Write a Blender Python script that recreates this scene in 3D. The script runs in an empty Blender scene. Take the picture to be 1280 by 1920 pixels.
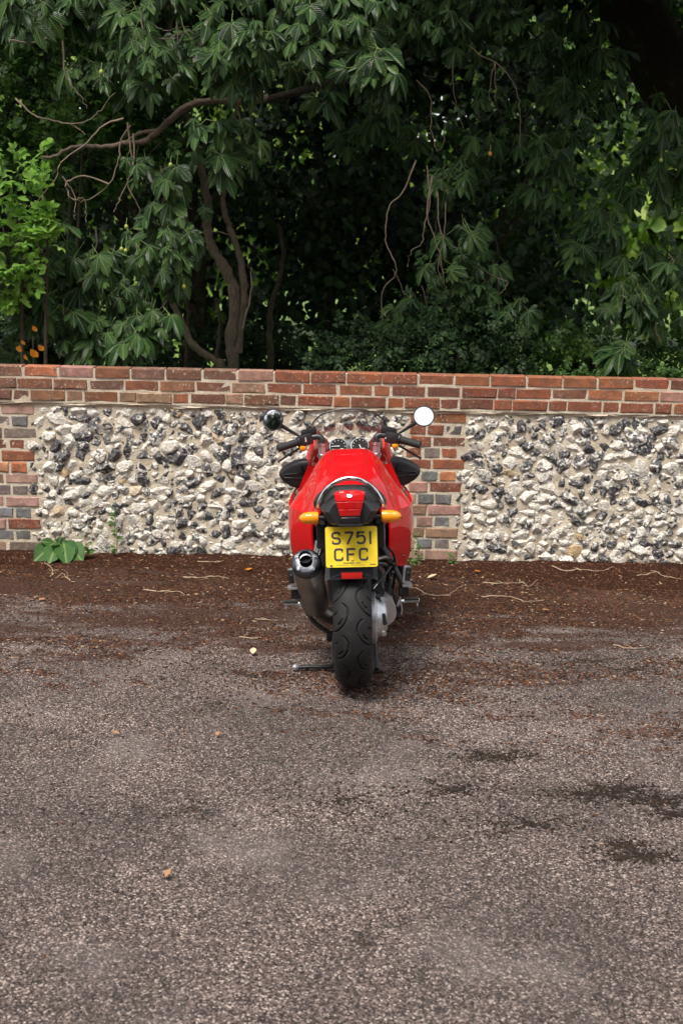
import bpy, bmesh, math, random
import numpy as np
from mathutils import Vector, Matrix

random.seed(7)
rng = np.random.default_rng(7)
R = math.radians
S = bpy.context.scene
COL = S.collection

# ------------------------------------------------------------------ camera
FPX, CAM_H = 2350.0, 2.07
PITCH, ROLL = math.atan(515.0 / FPX), R(1.2)
cam_d = bpy.data.cameras.new('camera')
cam = bpy.data.objects.new('camera', cam_d)
COL.objects.link(cam)
S.camera = cam
cam_d.sensor_fit = 'VERTICAL'
cam_d.sensor_height = 36.0
cam_d.lens = 36.0 * FPX / 1920.0
cam_d.clip_end = 500.0
cam.matrix_world = Matrix.Translation((0, 0, CAM_H)) @ Matrix.Rotation(R(90) - PITCH, 4, 'X') @ Matrix.Rotation(ROLL, 4, 'Z')
cam_d.dof.use_dof = True
cam_d.dof.focus_distance = 6.2
cam_d.dof.aperture_fstop = 4.5

# ------------------------------------------------------------------ sky, sun, exposure
SUN_EL, SUN_AZ = R(64), R(215)          # azimuth clockwise from +Y: the sun stands behind the camera, to the left
w = bpy.data.worlds.new('World')
S.world = w
w.use_nodes = True
nt = w.node_tree
nt.nodes.clear()
N = nt.nodes.new
out, bg, sky = N('ShaderNodeOutputWorld'), N('ShaderNodeBackground'), N('ShaderNodeTexSky')
sky.sky_type = 'NISHITA'
sky.sun_disc = False
sky.sun_elevation = SUN_EL
sky.sun_rotation = SUN_AZ
sky.air_density, sky.dust_density, sky.ozone_density = 1.0, 2.0, 1.0
tc, no, rp, mx = N('ShaderNodeTexCoord'), N('ShaderNodeTexNoise'), N('ShaderNodeValToRGB'), N('ShaderNodeMix')
no.inputs['Scale'].default_value = 2.6
no.inputs['Detail'].default_value = 6
rp.color_ramp.elements[0].position, rp.color_ramp.elements[1].position = 0.35, 0.54
mx.data_type = 'RGBA'
mx.inputs['B'].default_value = (7.6, 7.5, 7.5, 1)      # bright broken cloud all over the sky
nt.links.new(tc.outputs['Generated'], no.inputs['Vector'])
nt.links.new(no.outputs['Fac'], rp.inputs['Fac'])
nt.links.new(rp.outputs['Color'], mx.inputs['Factor'])
nt.links.new(sky.outputs['Color'], mx.inputs['A'])
nt.links.new(mx.outputs['Result'], bg.inputs['Color'])
bg.inputs['Strength'].default_value = 0.085
nt.links.new(bg.outputs[0], out.inputs[0])
sun_d = bpy.data.lights.new('sun', 'SUN')
sun_d.energy, sun_d.angle, sun_d.color = 2.9, R(22), (1.0, 0.95, 0.88)
sun = bpy.data.objects.new('sun', sun_d)
COL.objects.link(sun)
sv = Vector((math.sin(SUN_AZ) * math.cos(SUN_EL), math.cos(SUN_AZ) * math.cos(SUN_EL), math.sin(SUN_EL)))
sun.rotation_euler = sv.to_track_quat('Z', 'Y').to_euler()
S.view_settings.view_transform = 'Standard'
S.view_settings.look = 'None'
S.view_settings.exposure = 0.92
S.view_settings.gamma = 1.0
S.cycles.max_bounces = 6
S.cycles.transparent_max_bounces = 8


# ------------------------------------------------------------------ pixel -> place (the photograph is 1280 x 1920)
def ray(px, py):
    u, v = px - 640.0, py - 960.0
    c, s = math.cos(ROLL), math.sin(ROLL)
    u, v = u * c + v * s, -u * s + v * c
    cp, sp = math.cos(PITCH), math.sin(PITCH)
    return Vector((u / FPX, cp - v / FPX * sp, -sp - v / FPX * cp))


def at(px, py, Y):
    r = ray(px, py)
    return Vector((0, 0, CAM_H)) + r * (Y / r.y)


def ground_at(px, py, z=0.0):
    r = ray(px, py)
    return Vector((0, 0, CAM_H)) + r * ((z - CAM_H) / r.z)


def project(P):
    P = np.asarray(P) - np.array([0, 0, CAM_H])
    cp, sp = math.cos(PITCH), math.sin(PITCH)
    y, z = P[:, 1] * cp - P[:, 2] * sp, P[:, 1] * sp + P[:, 2] * cp
    y = np.where(y < 0.1, 0.1, y)
    u, v = FPX * P[:, 0] / y, -FPX * z / y
    c, s = math.cos(ROLL), math.sin(ROLL)
    return np.stack([640 + u * c - v * s, 960 + u * s + v * c], 1)


# ------------------------------------------------------------------ materials
class NT:
    def __init__(self, name):
        self.m = bpy.data.materials.new(name)
        self.m.use_nodes = True
        self.t = self.m.node_tree
        self.t.nodes.clear()
        self.o = self.n('ShaderNodeOutputMaterial')

    def n(self, typ, **kw):
        nd = self.t.nodes.new(typ)
        for k, v in kw.items():
            if hasattr(nd, k):
                setattr(nd, k, v)
            else:
                nd.inputs[k.replace('_', ' ')].default_value = v
        return nd

    def l(self, a, b):
        self.t.links.new(a, b)

    def noise(self, vec, scale, detail=4, rough=0.55, dist=0.0):
        nd = self.n('ShaderNodeTexNoise')
        nd.inputs['Scale'].default_value = scale
        nd.inputs['Detail'].default_value = detail
        nd.inputs['Roughness'].default_value = rough
        nd.inputs['Distortion'].default_value = dist
        if vec is not None:
            self.l(vec, nd.inputs['Vector'])
        return nd.outputs['Fac']

    def ramp(self, fac, stops, interp='LINEAR'):
        nd = self.n('ShaderNodeValToRGB')
        cr = nd.color_ramp
        cr.interpolation = interp
        while len(cr.elements) < len(stops):
            cr.elements.new(0.5)
        for e, (p, c) in zip(cr.elements, stops):
            e.position = p
            e.color = (c, c, c, 1) if not isinstance(c, tuple) else (*c, 1)
        self.l(fac, nd.inputs['Fac'])
        return nd.outputs['Color']

    def mix(self, fac, a, b, mode='MIX'):
        nd = self.n('ShaderNodeMix')
        nd.data_type = 'RGBA'
        nd.blend_type = mode
        for key, v in (('Factor', fac), ('A', a), ('B', b)):
            if isinstance(v, (int, float)):
                nd.inputs[key].default_value = v if key == 'Factor' else (v, v, v, 1)
            elif isinstance(v, tuple):
                nd.inputs[key].default_value = (*v, 1)
            else:
                self.l(v, nd.inputs[key])
        return nd.outputs['Result']

    def math(self, op, a, b=0.0, c=None):
        nd = self.n('ShaderNodeMath', operation=op)
        for i, v in enumerate((a, b) if c is None else (a, b, c)):
            if isinstance(v, (int, float)):
                nd.inputs[i].default_value = v
            else:
                self.l(v, nd.inputs[i])
        return nd.outputs[0]

    def bump(self, h, strength, dist=0.01, normal=None):
        nd = self.n('ShaderNodeBump')
        nd.inputs['Strength'].default_value = strength
        nd.inputs['Distance'].default_value = dist
        self.l(h, nd.inputs['Height'])
        if normal is not None:
            self.l(normal, nd.inputs['Normal'])
        return nd.outputs['Normal']

    def pos(self):
        return self.n('ShaderNodeNewGeometry').outputs['Position']

    def rnd(self):
        g, o = self.n('ShaderNodeNewGeometry'), self.n('ShaderNodeObjectInfo')
        return self.math('FRACT', self.math('ADD', g.outputs['Random Per Island'], o.outputs['Random']))

    def objcoord(self):
        return self.n('ShaderNodeTexCoord').outputs['Object']

    def out(self, color, rough=0.5, metal=0.0, normal=None, coat=0.0, spec=0.5, trans=None, **kw):
        p = self.n('ShaderNodeBsdfPrincipled')
        for key, v in (('Base Color', color), ('Roughness', rough), ('Metallic', metal)):
            if isinstance(v, tuple):
                p.inputs[key].default_value = (*v, 1)
            elif isinstance(v, (int, float)):
                p.inputs[key].default_value = v
            else:
                self.l(v, p.inputs[key])
        p.inputs['Coat Weight'].default_value = coat
        p.inputs['Coat Roughness'].default_value = 0.04
        p.inputs['Specular IOR Level'].default_value = spec
        for k, v in kw.items():
            p.inputs[k.replace('_', ' ')].default_value = v
        if normal is not None:
            self.l(normal, p.inputs['Normal'])
        sh = p.outputs[0]
        if trans is not None:
            tb, ms = self.n('ShaderNodeBsdfTranslucent'), self.n('ShaderNodeMixShader')
            col, f = trans
            if isinstance(col, tuple):
                tb.inputs['Color'].default_value = (*col, 1)
            else:
                self.l(col, tb.inputs['Color'])
            ms.inputs[0].default_value = f
            self.l(sh, ms.inputs[1])
            self.l(tb.outputs[0], ms.inputs[2])
            sh = ms.outputs[0]
        self.l(sh, self.o.inputs['Surface'])
        return self.m


def simple(name, color, rough=0.5, metal=0.0, grime=0.15, scale=30.0, bump=0.0, coat=0.0, spec=0.5, **kw):
    t = NT(name)
    p = t.objcoord()
    f = t.noise(p, scale, 5)
    dark = tuple(c * (1 - grime) for c in color)
    light = tuple(min(1, c * (1 + grime)) for c in color)
    c = t.ramp(f, [(0.3, dark), (0.7, light)])
    nrm = t.bump(t.noise(p, scale * 6, 3), bump, 0.002) if bump else None
    r = t.ramp(t.noise(p, scale * 0.5, 4), [(0.3, max(0.02, rough - 0.06)), (0.7, min(1, rough + 0.08))])
    return t.out(c, r, metal, nrm, coat, spec, **kw)


M = {}
M['red'] = simple('red_paint', (0.56, 0.003, 0.006), 0.5, 0, 0.04, 8, coat=1.0, spec=0.15)
M['blk'] = simple('black_plastic', (0.016, 0.016, 0.018), 0.42, 0, 0.3, 25, 0.15)
M['blkgloss'] = simple('black_gloss', (0.012, 0.012, 0.014), 0.14, 0, 0.2, 25)
M['seat'] = simple('seat_vinyl', (0.018, 0.018, 0.019), 0.5, 0, 0.2, 60, 0.3)
M['rubber'] = simple('grip_rubber', (0.014, 0.014, 0.015), 0.65, 0, 0.3, 60, 0.2)
M['chrome'] = simple('bright_metal', (0.72, 0.72, 0.74), 0.18, 1.0, 0.06, 30)
M['alu'] = simple('cast_aluminium', (0.62, 0.63, 0.66), 0.36, 0.9, 0.12, 40, 0.15)
M['steel'] = simple('brushed_steel', (0.30, 0.285, 0.26), 0.42, 1.0, 0.22, 9, 0.05)
M['darkmetal'] = simple('dark_metal', (0.05, 0.052, 0.058), 0.38, 0.7, 0.3, 25, 0.1)
M['capmetal'] = simple('silencer_cap_metal', (0.10, 0.105, 0.12), 0.33, 0.9, 0.6, 40, 0.25)
M['matt_black'] = simple('matt_black', (0.006, 0.006, 0.006), 0.9, 0, 0.3, 60)  # dark colour for grooves, gaps, slots and dials, and the sooty bore
M['white'] = simple('white_print', (0.75, 0.75, 0.75), 0.5, 0, 0.03, 30)
M['letter'] = simple('letter_sheen_grey', (0.07, 0.065, 0.08), 0.16, 0, 0.1, 30, coat=0.6)  # black letters greyed in colour for the sky sheen on the plate
M['emblem_blue'] = simple('emblem_blue', (0.03, 0.14, 0.5), 0.3, 0, 0.05, 30)
M['needle'] = simple('needle_white', (0.8, 0.8, 0.78), 0.5, 0, 0.02, 30)
M['redprint'] = simple('red_print', (0.45, 0.02, 0.03), 0.5, 0, 0.05, 30)


def m_plate():
    t = NT('yellow_plate')
    f = t.noise(t.objcoord(), 25, 4)
    return t.out(t.ramp(f, [(0.3, (0.86, 0.62, 0.04)), (0.7, (0.90, 0.68, 0.06))]), 0.14, 0, None, 0.9)


M['plate'] = m_plate()


def m_lens(name, col, deep):
    t = NT(name)
    p = t.objcoord()
    wv = t.n('ShaderNodeTexWave')
    wv.inputs['Scale'].default_value = 60
    t.l(p, wv.inputs['Vector'])
    c = t.mix(wv.outputs['Fac'], col, deep)
    return t.out(c, 0.12, 0, t.bump(wv.outputs['Fac'], 0.35, 0.004), 1.0, trans=(col, 0.25))


M['amber'] = m_lens('amber_lens', (1.0, 0.48, 0.01), (0.88, 0.28, 0.004))
M['redlens'] = m_lens('red_lens', (0.62, 0.012, 0.012), (0.36, 0.006, 0.006))
M['reflector'] = m_lens('red_reflector', (0.8, 0.02, 0.015), (0.6, 0.012, 0.01))


def m_glass():
    t = NT('windscreen_perspex')
    gl, tr, ms = t.n('ShaderNodeBsdfGlossy'), t.n('ShaderNodeBsdfTransparent'), t.n('ShaderNodeMixShader')
    gl.inputs['Roughness'].default_value = 0.03
    tr.inputs['Color'].default_value = (0.93, 0.92, 0.89, 1)
    ms.inputs[0].default_value = 0.17
    t.l(tr.outputs[0], ms.inputs[1]); t.l(gl.outputs[0], ms.inputs[2])
    t.l(ms.outputs[0], t.o.inputs['Surface'])
    return t.m


M['glass'] = m_glass()
M['mirror'] = simple('mirror_glass', (0.93, 0.94, 0.95), 0.02, 1.0, 0.0, 5)


def m_tyre():
    t = NT('tyre_rubber')
    p = t.objcoord()
    dust = t.ramp(t.noise(p, 22, 6, 0.65), [(0.50, 0.0), (0.8, 0.28)])
    c = t.mix(dust, (0.009, 0.009, 0.0095), (0.065, 0.057, 0.05))
    return t.out(c, 0.7, 0, t.bump(t.noise(p, 260, 3), 0.4, 0.002), spec=0.35)


M['tyre'] = m_tyre()


def m_brick():
    t = NT('old_brick')
    oi = t.n('ShaderNodeObjectInfo')
    p = t.pos()
    base = oi.outputs['Color']
    f1 = t.noise(p, 16, 5, 0.6)
    f2 = t.noise(p, 90, 4, 0.6)
    c = t.mix(t.ramp(f1, [(0.35, 0.0), (0.62, 0.85)]), base, t.mix(0.65, base, (0.075, 0.05, 0.04)))
    c = t.mix(t.ramp(f2, [(0.45, 0.0), (0.75, 0.3)]), c, t.mix(0.5, base, (0.50, 0.28, 0.16)))
    lich = t.math('MULTIPLY', t.ramp(t.noise(p, 70, 3, 0.6), [(0.61, 0.0), (0.66, 0.85)]),
                  t.ramp(t.noise(p, 5, 3), [(0.38, 0.0), (0.58, 0.9)]))
    c = t.mix(lich, c, (0.60, 0.56, 0.47))
    smear = t.math('MULTIPLY', t.ramp(t.noise(p, 28, 5, 0.7, 0.6), [(0.55, 0.0), (0.72, 0.5)]), oi.outputs['Alpha'])
    c = t.mix(smear, c, (0.55, 0.46, 0.38))
    h = t.math('ADD', t.math('MULTIPLY', f2, 0.6), t.noise(p, 260, 3))
    return t.out(c, 0.88, 0, t.bump(h, 0.55, 0.006), spec=0.25)


M['brick'] = m_brick()


def m_mortar():
    t = NT('lime_mortar')
    p = t.pos()
    f1, f2 = t.noise(p, 9, 5), t.noise(p, 120, 4, 0.7)
    c = t.ramp(f1, [(0.3, (0.58, 0.48, 0.36)), (0.55, (0.72, 0.63, 0.49)), (0.75, (0.80, 0.72, 0.58))])
    c = t.mix(t.ramp(f2, [(0.3, 0.45), (0.6, 0.0)]), c, (0.32, 0.26, 0.19))
    return t.out(c, 0.95, 0, t.bump(t.math('ADD', t.math('MULTIPLY', f1, 1.5), f2), 0.8, 0.012), spec=0.15)


M['mortar'] = m_mortar()


def m_flint(name, attr):
    t = NT(name)
    p = t.pos()
    if attr:
        a = t.n('ShaderNodeAttribute', attribute_name='tone')
        tone, tint = a.outputs['Color'], None
    else:
        tone = t.n('ShaderNodeObjectInfo').outputs['Color']
    sp = t.n('ShaderNodeSeparateColor')
    t.l(tone, sp.inputs[0])
    tv, warm = sp.outputs[0], sp.outputs[1]
    f1 = t.noise(p, 30, 4, 0.6, 0.8)
    f2 = t.noise(p, 70, 4, 0.6)
    # chalky rind where the noise is high, dark glassy flint where it is low; 'tone' moves the border
    k = t.math('ADD', t.math('MULTIPLY_ADD', f1, 2.0, -0.5), t.math('SUBTRACT', tv, 0.5))
    cortex = t.mix(t.ramp(f2, [(0.38, 0.0), (0.62, 1.0)]), (0.50, 0.46, 0.39), (0.85, 0.82, 0.76))
    cortex = t.mix(warm, cortex, (0.56, 0.40, 0.22))
    grey = t.mix(f2, (0.13, 0.13, 0.135), (0.30, 0.285, 0.265))
    dark = t.mix(t.ramp(f2, [(0.45, 0.0), (0.75, 1.0)]), (0.038, 0.038, 0.042), (0.20, 0.195, 0.19))
    c = t.mix(t.ramp(k, [(0.36, 0.0), (0.41, 1.0)]), dark, grey)
    c = t.mix(t.ramp(k, [(0.47, 0.0), (0.53, 1.0)]), c, cortex)
    pit = t.ramp(t.noise(p, 120, 3, 0.6), [(0.30, 1.0), (0.38, 0.0)])
    c = t.mix(t.math('MULTIPLY', pit, 0.7), c, (0.10, 0.085, 0.07))
    rough = t.ramp(k, [(0.42, 0.32), (0.5, 0.75)])
    return t.out(c, rough, 0, t.bump(t.math('ADD', f2, t.math('MULTIPLY', f1, 1.5)), 0.7, 0.012), spec=0.4)


M['flint'] = m_flint('flint_stone', False)
M['flint_mass'] = m_flint('flint_stone_small', True)


def m_ground():
    t = NT('worn_tarmac')
    p = t.pos()
    vo = t.n('ShaderNodeTexVoronoi')
    vo.inputs['Scale'].default_value = 165
    t.l(p, vo.inputs['Vector'])
    sp = t.n('ShaderNodeSeparateColor')
    t.l(vo.outputs['Color'], sp.inputs[0])
    grain = t.ramp(sp.outputs[0], [(0.0, (0.012, 0.009, 0.008)), (0.32, (0.058, 0.043, 0.037)), (0.60, (0.155, 0.113, 0.097)),
                                   (0.87, (0.28, 0.207, 0.18)), (1.0, (0.68, 0.56, 0.49))])
    fine = t.noise(p, 420, 2, 0.6)
    c = t.mix(t.ramp(fine, [(0.35, 0.55), (0.6, 0.0)]), grain, (0.03, 0.027, 0.027))
    big = t.noise(p, 1.1, 6, 0.65)
    c = t.mix(t.ramp(big, [(0.40, 0.8), (0.60, 0.0)]), c, t.mix(0.6, c, (0.04, 0.033, 0.030)))
    pale = t.ramp(t.noise(p, 1.7, 5, 0.6), [(0.52, 0.0), (0.72, 0.5)])
    c = t.mix(pale, c, t.mix(0.5, c, (0.33, 0.28, 0.26)))
    # dark mossy stains with ragged outlines
    st = t.ramp(t.noise(p, 2.3, 7, 0.72, 0.3), [(0.60, 0.0), (0.67, 0.9)])
    c = t.mix(t.math('MULTIPLY', st, t.ramp(t.noise(p, 60, 4, 0.7), [(0.35, 0.3), (0.6, 1.0)])), c, (0.022, 0.017, 0.013))
    # drifted leaf mould along the foot of the wall
    sx = t.n('ShaderNodeSeparateXYZ')
    t.l(p, sx.inputs[0])
    mp = t.n('ShaderNodeMapping')
    mp.inputs['Scale'].default_value = (0.55, 1.9, 1.0)
    t.l(p, mp.inputs['Vector'])
    edge = t.math('ADD', sx.outputs[1], t.math('MULTIPLY', t.math('SUBTRACT', t.noise(mp.outputs[0], 1.8, 8, 0.72), 0.5), 5.6))
    mask = t.ramp(t.math('MULTIPLY', t.math('SUBTRACT', edge, 6.25), 1.1), [(0.0, 0.0), (0.35, 0.8), (0.8, 1.0)])
    soil = t.ramp(t.noise(p, 150, 4, 0.7), [(0.3, (0.016, 0.008, 0.005)), (0.55, (0.05, 0.021, 0.012)), (0.78, (0.11, 0.048, 0.026))])
    c = t.mix(t.math('MULTIPLY', mask, t.ramp(t.noise(p, 45, 5, 0.7), [(0.3, 0.45), (0.5, 1.0)])), c, soil)
    h = t.math('ADD', t.math('MULTIPLY', vo.outputs['Distance'], -1.0), t.math('MULTIPLY', fine, 0.8))
    return t.out(c, 0.9, 0, t.bump(h, 0.75, 0.006), spec=0.2)


M['ground'] = m_ground()


def m_soil():
    t = NT('leaf_mould')
    p = t.pos()
    c = t.ramp(t.noise(p, 130, 5, 0.7), [(0.3, (0.014, 0.006, 0.004)), (0.55, (0.046, 0.017, 0.009)), (0.8, (0.115, 0.044, 0.022))])
    return t.out(c, 0.95, 0, t.bump(t.noise(p, 90, 5, 0.75), 1.0, 0.02), spec=0.1)


M['soil'] = m_soil()


def m_bits(name, stops, rough=0.85):
    t = NT(name)
    return t.out(t.ramp(t.rnd(), stops, 'CONSTANT'), rough, 0, None, spec=0.2)


M['litter'] = m_bits('litter_bits', [(0.0, (0.022, 0.010, 0.006)), (0.34, (0.055, 0.022, 0.012)), (0.62, (0.10, 0.042, 0.02)),
                                     (0.9, (0.15, 0.065, 0.032)), (0.972, (0.34, 0.25, 0.16))])
M['moss'] = m_bits('mossy_bits', [(0.0, (0.012, 0.008, 0.006)), (0.45, (0.022, 0.014, 0.010)), (0.8, (0.042, 0.026, 0.018)), (0.95, (0.10, 0.07, 0.05))])
M['chips'] = m_bits('stone_chips', [(0.0, (0.03, 0.027, 0.027)), (0.25, (0.11, 0.095, 0.09)), (0.5, (0.22, 0.18, 0.168)),
                                    (0.75, (0.36, 0.295, 0.275)), (0.95, (0.62, 0.56, 0.52))])


def m_leaf(name, cols, rough=0.42, trans=0.22, veins=True, spec=0.5, tcol=None, vein=0.22):
    t = NT(name)
    r = t.rnd()
    c = t.ramp(r, [(i / max(1, len(cols) - 1), k) for i, k in enumerate(cols)])
    c = t.mix(t.ramp(t.noise(t.pos(), 38, 3, 0.6), [(0.60, 0.0), (0.72, 0.55)]), c, tuple(min(1, k * f) for k, f in zip(cols[-1], (2.4, 1.25, 0.8))))
    nrm = None
    if veins:
        uv = t.n('ShaderNodeUVMap')
        s = t.n('ShaderNodeSeparateXYZ')
        t.l(uv.outputs[0], s.inputs[0])
        ax = t.math('ABSOLUTE', t.math('SUBTRACT', s.outputs[0], 0.5))
        mid = t.ramp(ax, [(0.0, 1.0), (0.035, 1.0), (0.06, 0.0)])
        k = t.math('SINE', t.math('MULTIPLY', t.math('SUBTRACT', s.outputs[1], t.math('MULTIPLY', ax, 0.5)), 75.0))
        c = t.mix(t.math('MULTIPLY', mid, 0.55), c, (0.22, 0.30, 0.12))
        c = t.mix(t.ramp(k, [(0.75, 0.0), (1.0, vein)]), c, (0.16, 0.24, 0.10))
        nrm = t.bump(k, 2.3 * vein, 0.012)
    back = tcol or tuple(min(1, x * 2.2) for x in cols[len(cols) // 2])
    return t.out(c, rough, 0, nrm, 0.0, spec, trans=(back, trans))


M['leaf_chestnut'] = m_leaf('chestnut_leaf', [(0.006, 0.024, 0.007), (0.018, 0.058, 0.014), (0.056, 0.118, 0.024)], 0.34, 0.16, spec=0.36)
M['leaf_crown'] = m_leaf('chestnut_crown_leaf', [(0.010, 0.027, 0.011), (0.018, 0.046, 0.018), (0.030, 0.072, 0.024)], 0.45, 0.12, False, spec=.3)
M['leaf_bright'] = m_leaf('bright_shrub_leaf', [(0.08, 0.20, 0.018), (0.15, 0.31, 0.035), (0.24, 0.41, 0.06)], 0.4, 0.3, True)
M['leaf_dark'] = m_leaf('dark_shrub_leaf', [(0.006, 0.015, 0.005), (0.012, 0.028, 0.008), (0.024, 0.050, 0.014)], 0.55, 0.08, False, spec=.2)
M['leaf_mid'] = m_leaf('mid_tree_leaf', [(0.014, 0.040, 0.008), (0.032, 0.076, 0.013), (0.062, 0.125, 0.022)], 0.5, 0.3, False, spec=.3)
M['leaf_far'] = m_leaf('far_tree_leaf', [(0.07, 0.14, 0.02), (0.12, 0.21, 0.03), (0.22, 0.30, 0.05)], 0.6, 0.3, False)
M['leaf_orange'] = m_leaf('orange_leaf', [(0.55, 0.14, 0.01), (0.7, 0.24, 0.015)], 0.5, 0.3, False)
M['leaf_weed'] = m_leaf('weed_leaf', [(0.06, 0.15, 0.03), (0.10, 0.22, 0.04)], 0.45, 0.25, True)
M['leaf_dock'] = m_leaf('dock_leaf', [(0.022, 0.07, 0.014), (0.042, 0.11, 0.02)], 0.6, 0.15, True, spec=.25, vein=0.05)
M['stalk'] = simple('green_stalk', (0.16, 0.24, 0.06), 0.6, 0, 0.2, 20)
M['fruit'] = simple('green_husk', (0.30, 0.34, 0.06), 0.6, 0, 0.3, 60, 0.3)
M['fruit_o'] = simple('ripe_husk', (0.50, 0.24, 0.04), 0.6, 0, 0.3, 60, 0.3)
M['twig'] = simple('bare_twig', (0.20, 0.15, 0.105), 0.8, 0, 0.35, 14, 0.4)
M['stick'] = simple('dry_stick', (0.34, 0.25, 0.17), 0.85, 0, 0.4, 25, 0.4)
M['lawn'] = simple('lawn_green', (0.10, 0.17, 0.03), 0.9, 0, 0.5, 3)


def m_bark(name, a, b):
    t = NT(name)
    p = t.pos()
    mp = t.n('ShaderNodeMapping')
    mp.inputs['Scale'].default_value = (1, 1, 0.3)
    t.l(p, mp.inputs['Vector'])
    f = t.noise(mp.outputs[0], 55, 7, 0.75)
    c = t.ramp(f, [(0.3, a), (0.7, b)])
    c = t.mix(t.ramp(t.noise(p, 7, 4), [(0.55, 0.0), (0.7, 0.4)]), c, (0.10, 0.12, 0.06))
    return t.out(c, 0.9, 0, t.bump(f, 0.9, 0.02), spec=0.2)


M['bark'] = m_bark('brown_bark', (0.025, 0.018, 0.013), (0.085, 0.062, 0.045))
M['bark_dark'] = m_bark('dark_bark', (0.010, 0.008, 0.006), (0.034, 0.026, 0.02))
M['bark_pale'] = m_bark('pale_bark', (0.06, 0.045, 0.033), (0.22, 0.17, 0.125))


# ------------------------------------------------------------------ objects
def link(o, parent=None):
    COL.objects.link(o)
    if parent is not None:
        o.parent = parent
    return o


def empty(name, loc=(0, 0, 0)):
    o = bpy.data.objects.new(name, None)
    o.empty_display_size = 0.1
    o.location = loc
    return link(o)


def tag(o, label=None, cat=None, group=None, kind=None):
    for k, v in (('label', label), ('category', cat), ('group', group), ('kind', kind)):
        if v:
            o[k] = v
    return o


def obj(name, mesh, parent=None, loc=None):
    o = bpy.data.objects.new(name, mesh)
    if loc is not None:
        o.location = loc
    return link(o, parent)


def mesh_from(name, V, F, mats, smooth=True, uv=None, fm=None):
    me = bpy.data.meshes.new(name)
    me.from_pydata([tuple(v) for v in V], [], [tuple(f) for f in F])
    for m in (mats if isinstance(mats, (list, tuple)) else [mats]):
        me.materials.append(m)
    if smooth:
        me.polygons.foreach_set('use_smooth', [True] * len(me.polygons))
    if fm is not None:
        me.polygons.foreach_set('material_index', fm)
    me.update()
    return me


def fast_mesh(name, V, F, mats, smooth=False, uv=None, fm=None, tone=None):
    """V (n,3) array, F (m,k) array: all faces with k corners."""
    me = bpy.data.meshes.new(name)
    V, F = np.asarray(V, np.float32), np.asarray(F, np.int32)
    m, k = F.shape
    me.vertices.add(len(V)); me.vertices.foreach_set('co', V.ravel())
    me.loops.add(m * k); me.loops.foreach_set('vertex_index', F.ravel())
    me.polygons.add(m)
    me.polygons.foreach_set('loop_start', np.arange(m, dtype=np.int32) * k)
    me.polygons.foreach_set('loop_total', np.full(m, k, np.int32))
    me.polygons.foreach_set('use_smooth', np.full(m, smooth, bool))
    for x in (mats if isinstance(mats, (list, tuple)) else [mats]):
        me.materials.append(x)
    if fm is not None:
        me.polygons.foreach_set('material_index', np.asarray(fm, np.int32))
    if uv is not None:
        l = me.uv_layers.new(name='UVMap')
        l.data.foreach_set('uv', np.asarray(uv, np.float32)[F.ravel()].ravel())
    if tone is not None:
        a = me.color_attributes.new('tone', 'FLOAT_COLOR', 'POINT')
        a.data.foreach_set('color', np.asarray(tone, np.float32).ravel())
    me.update(calc_edges=True)
    me.validate()
    return me


def crom(P, n):
    """Catmull-Rom through the rows of P, n steps per span."""
    P = np.asarray(P, float)
    Q = np.vstack([2 * P[0] - P[1], P, 2 * P[-1] - P[-2]])
    o = []
    for i in range(1, len(Q) - 2):
        for t in np.arange(n) / n:
            a, b, c, d = Q[i - 1], Q[i], Q[i + 1], Q[i + 2]
            o.append(0.5 * (2 * b + (c - a) * t + (2 * a - 5 * b + 4 * c - d) * t * t + (3 * b - a - 3 * c + d) * t ** 3))
    o.append(Q[-2])
    return np.array(o)


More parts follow.
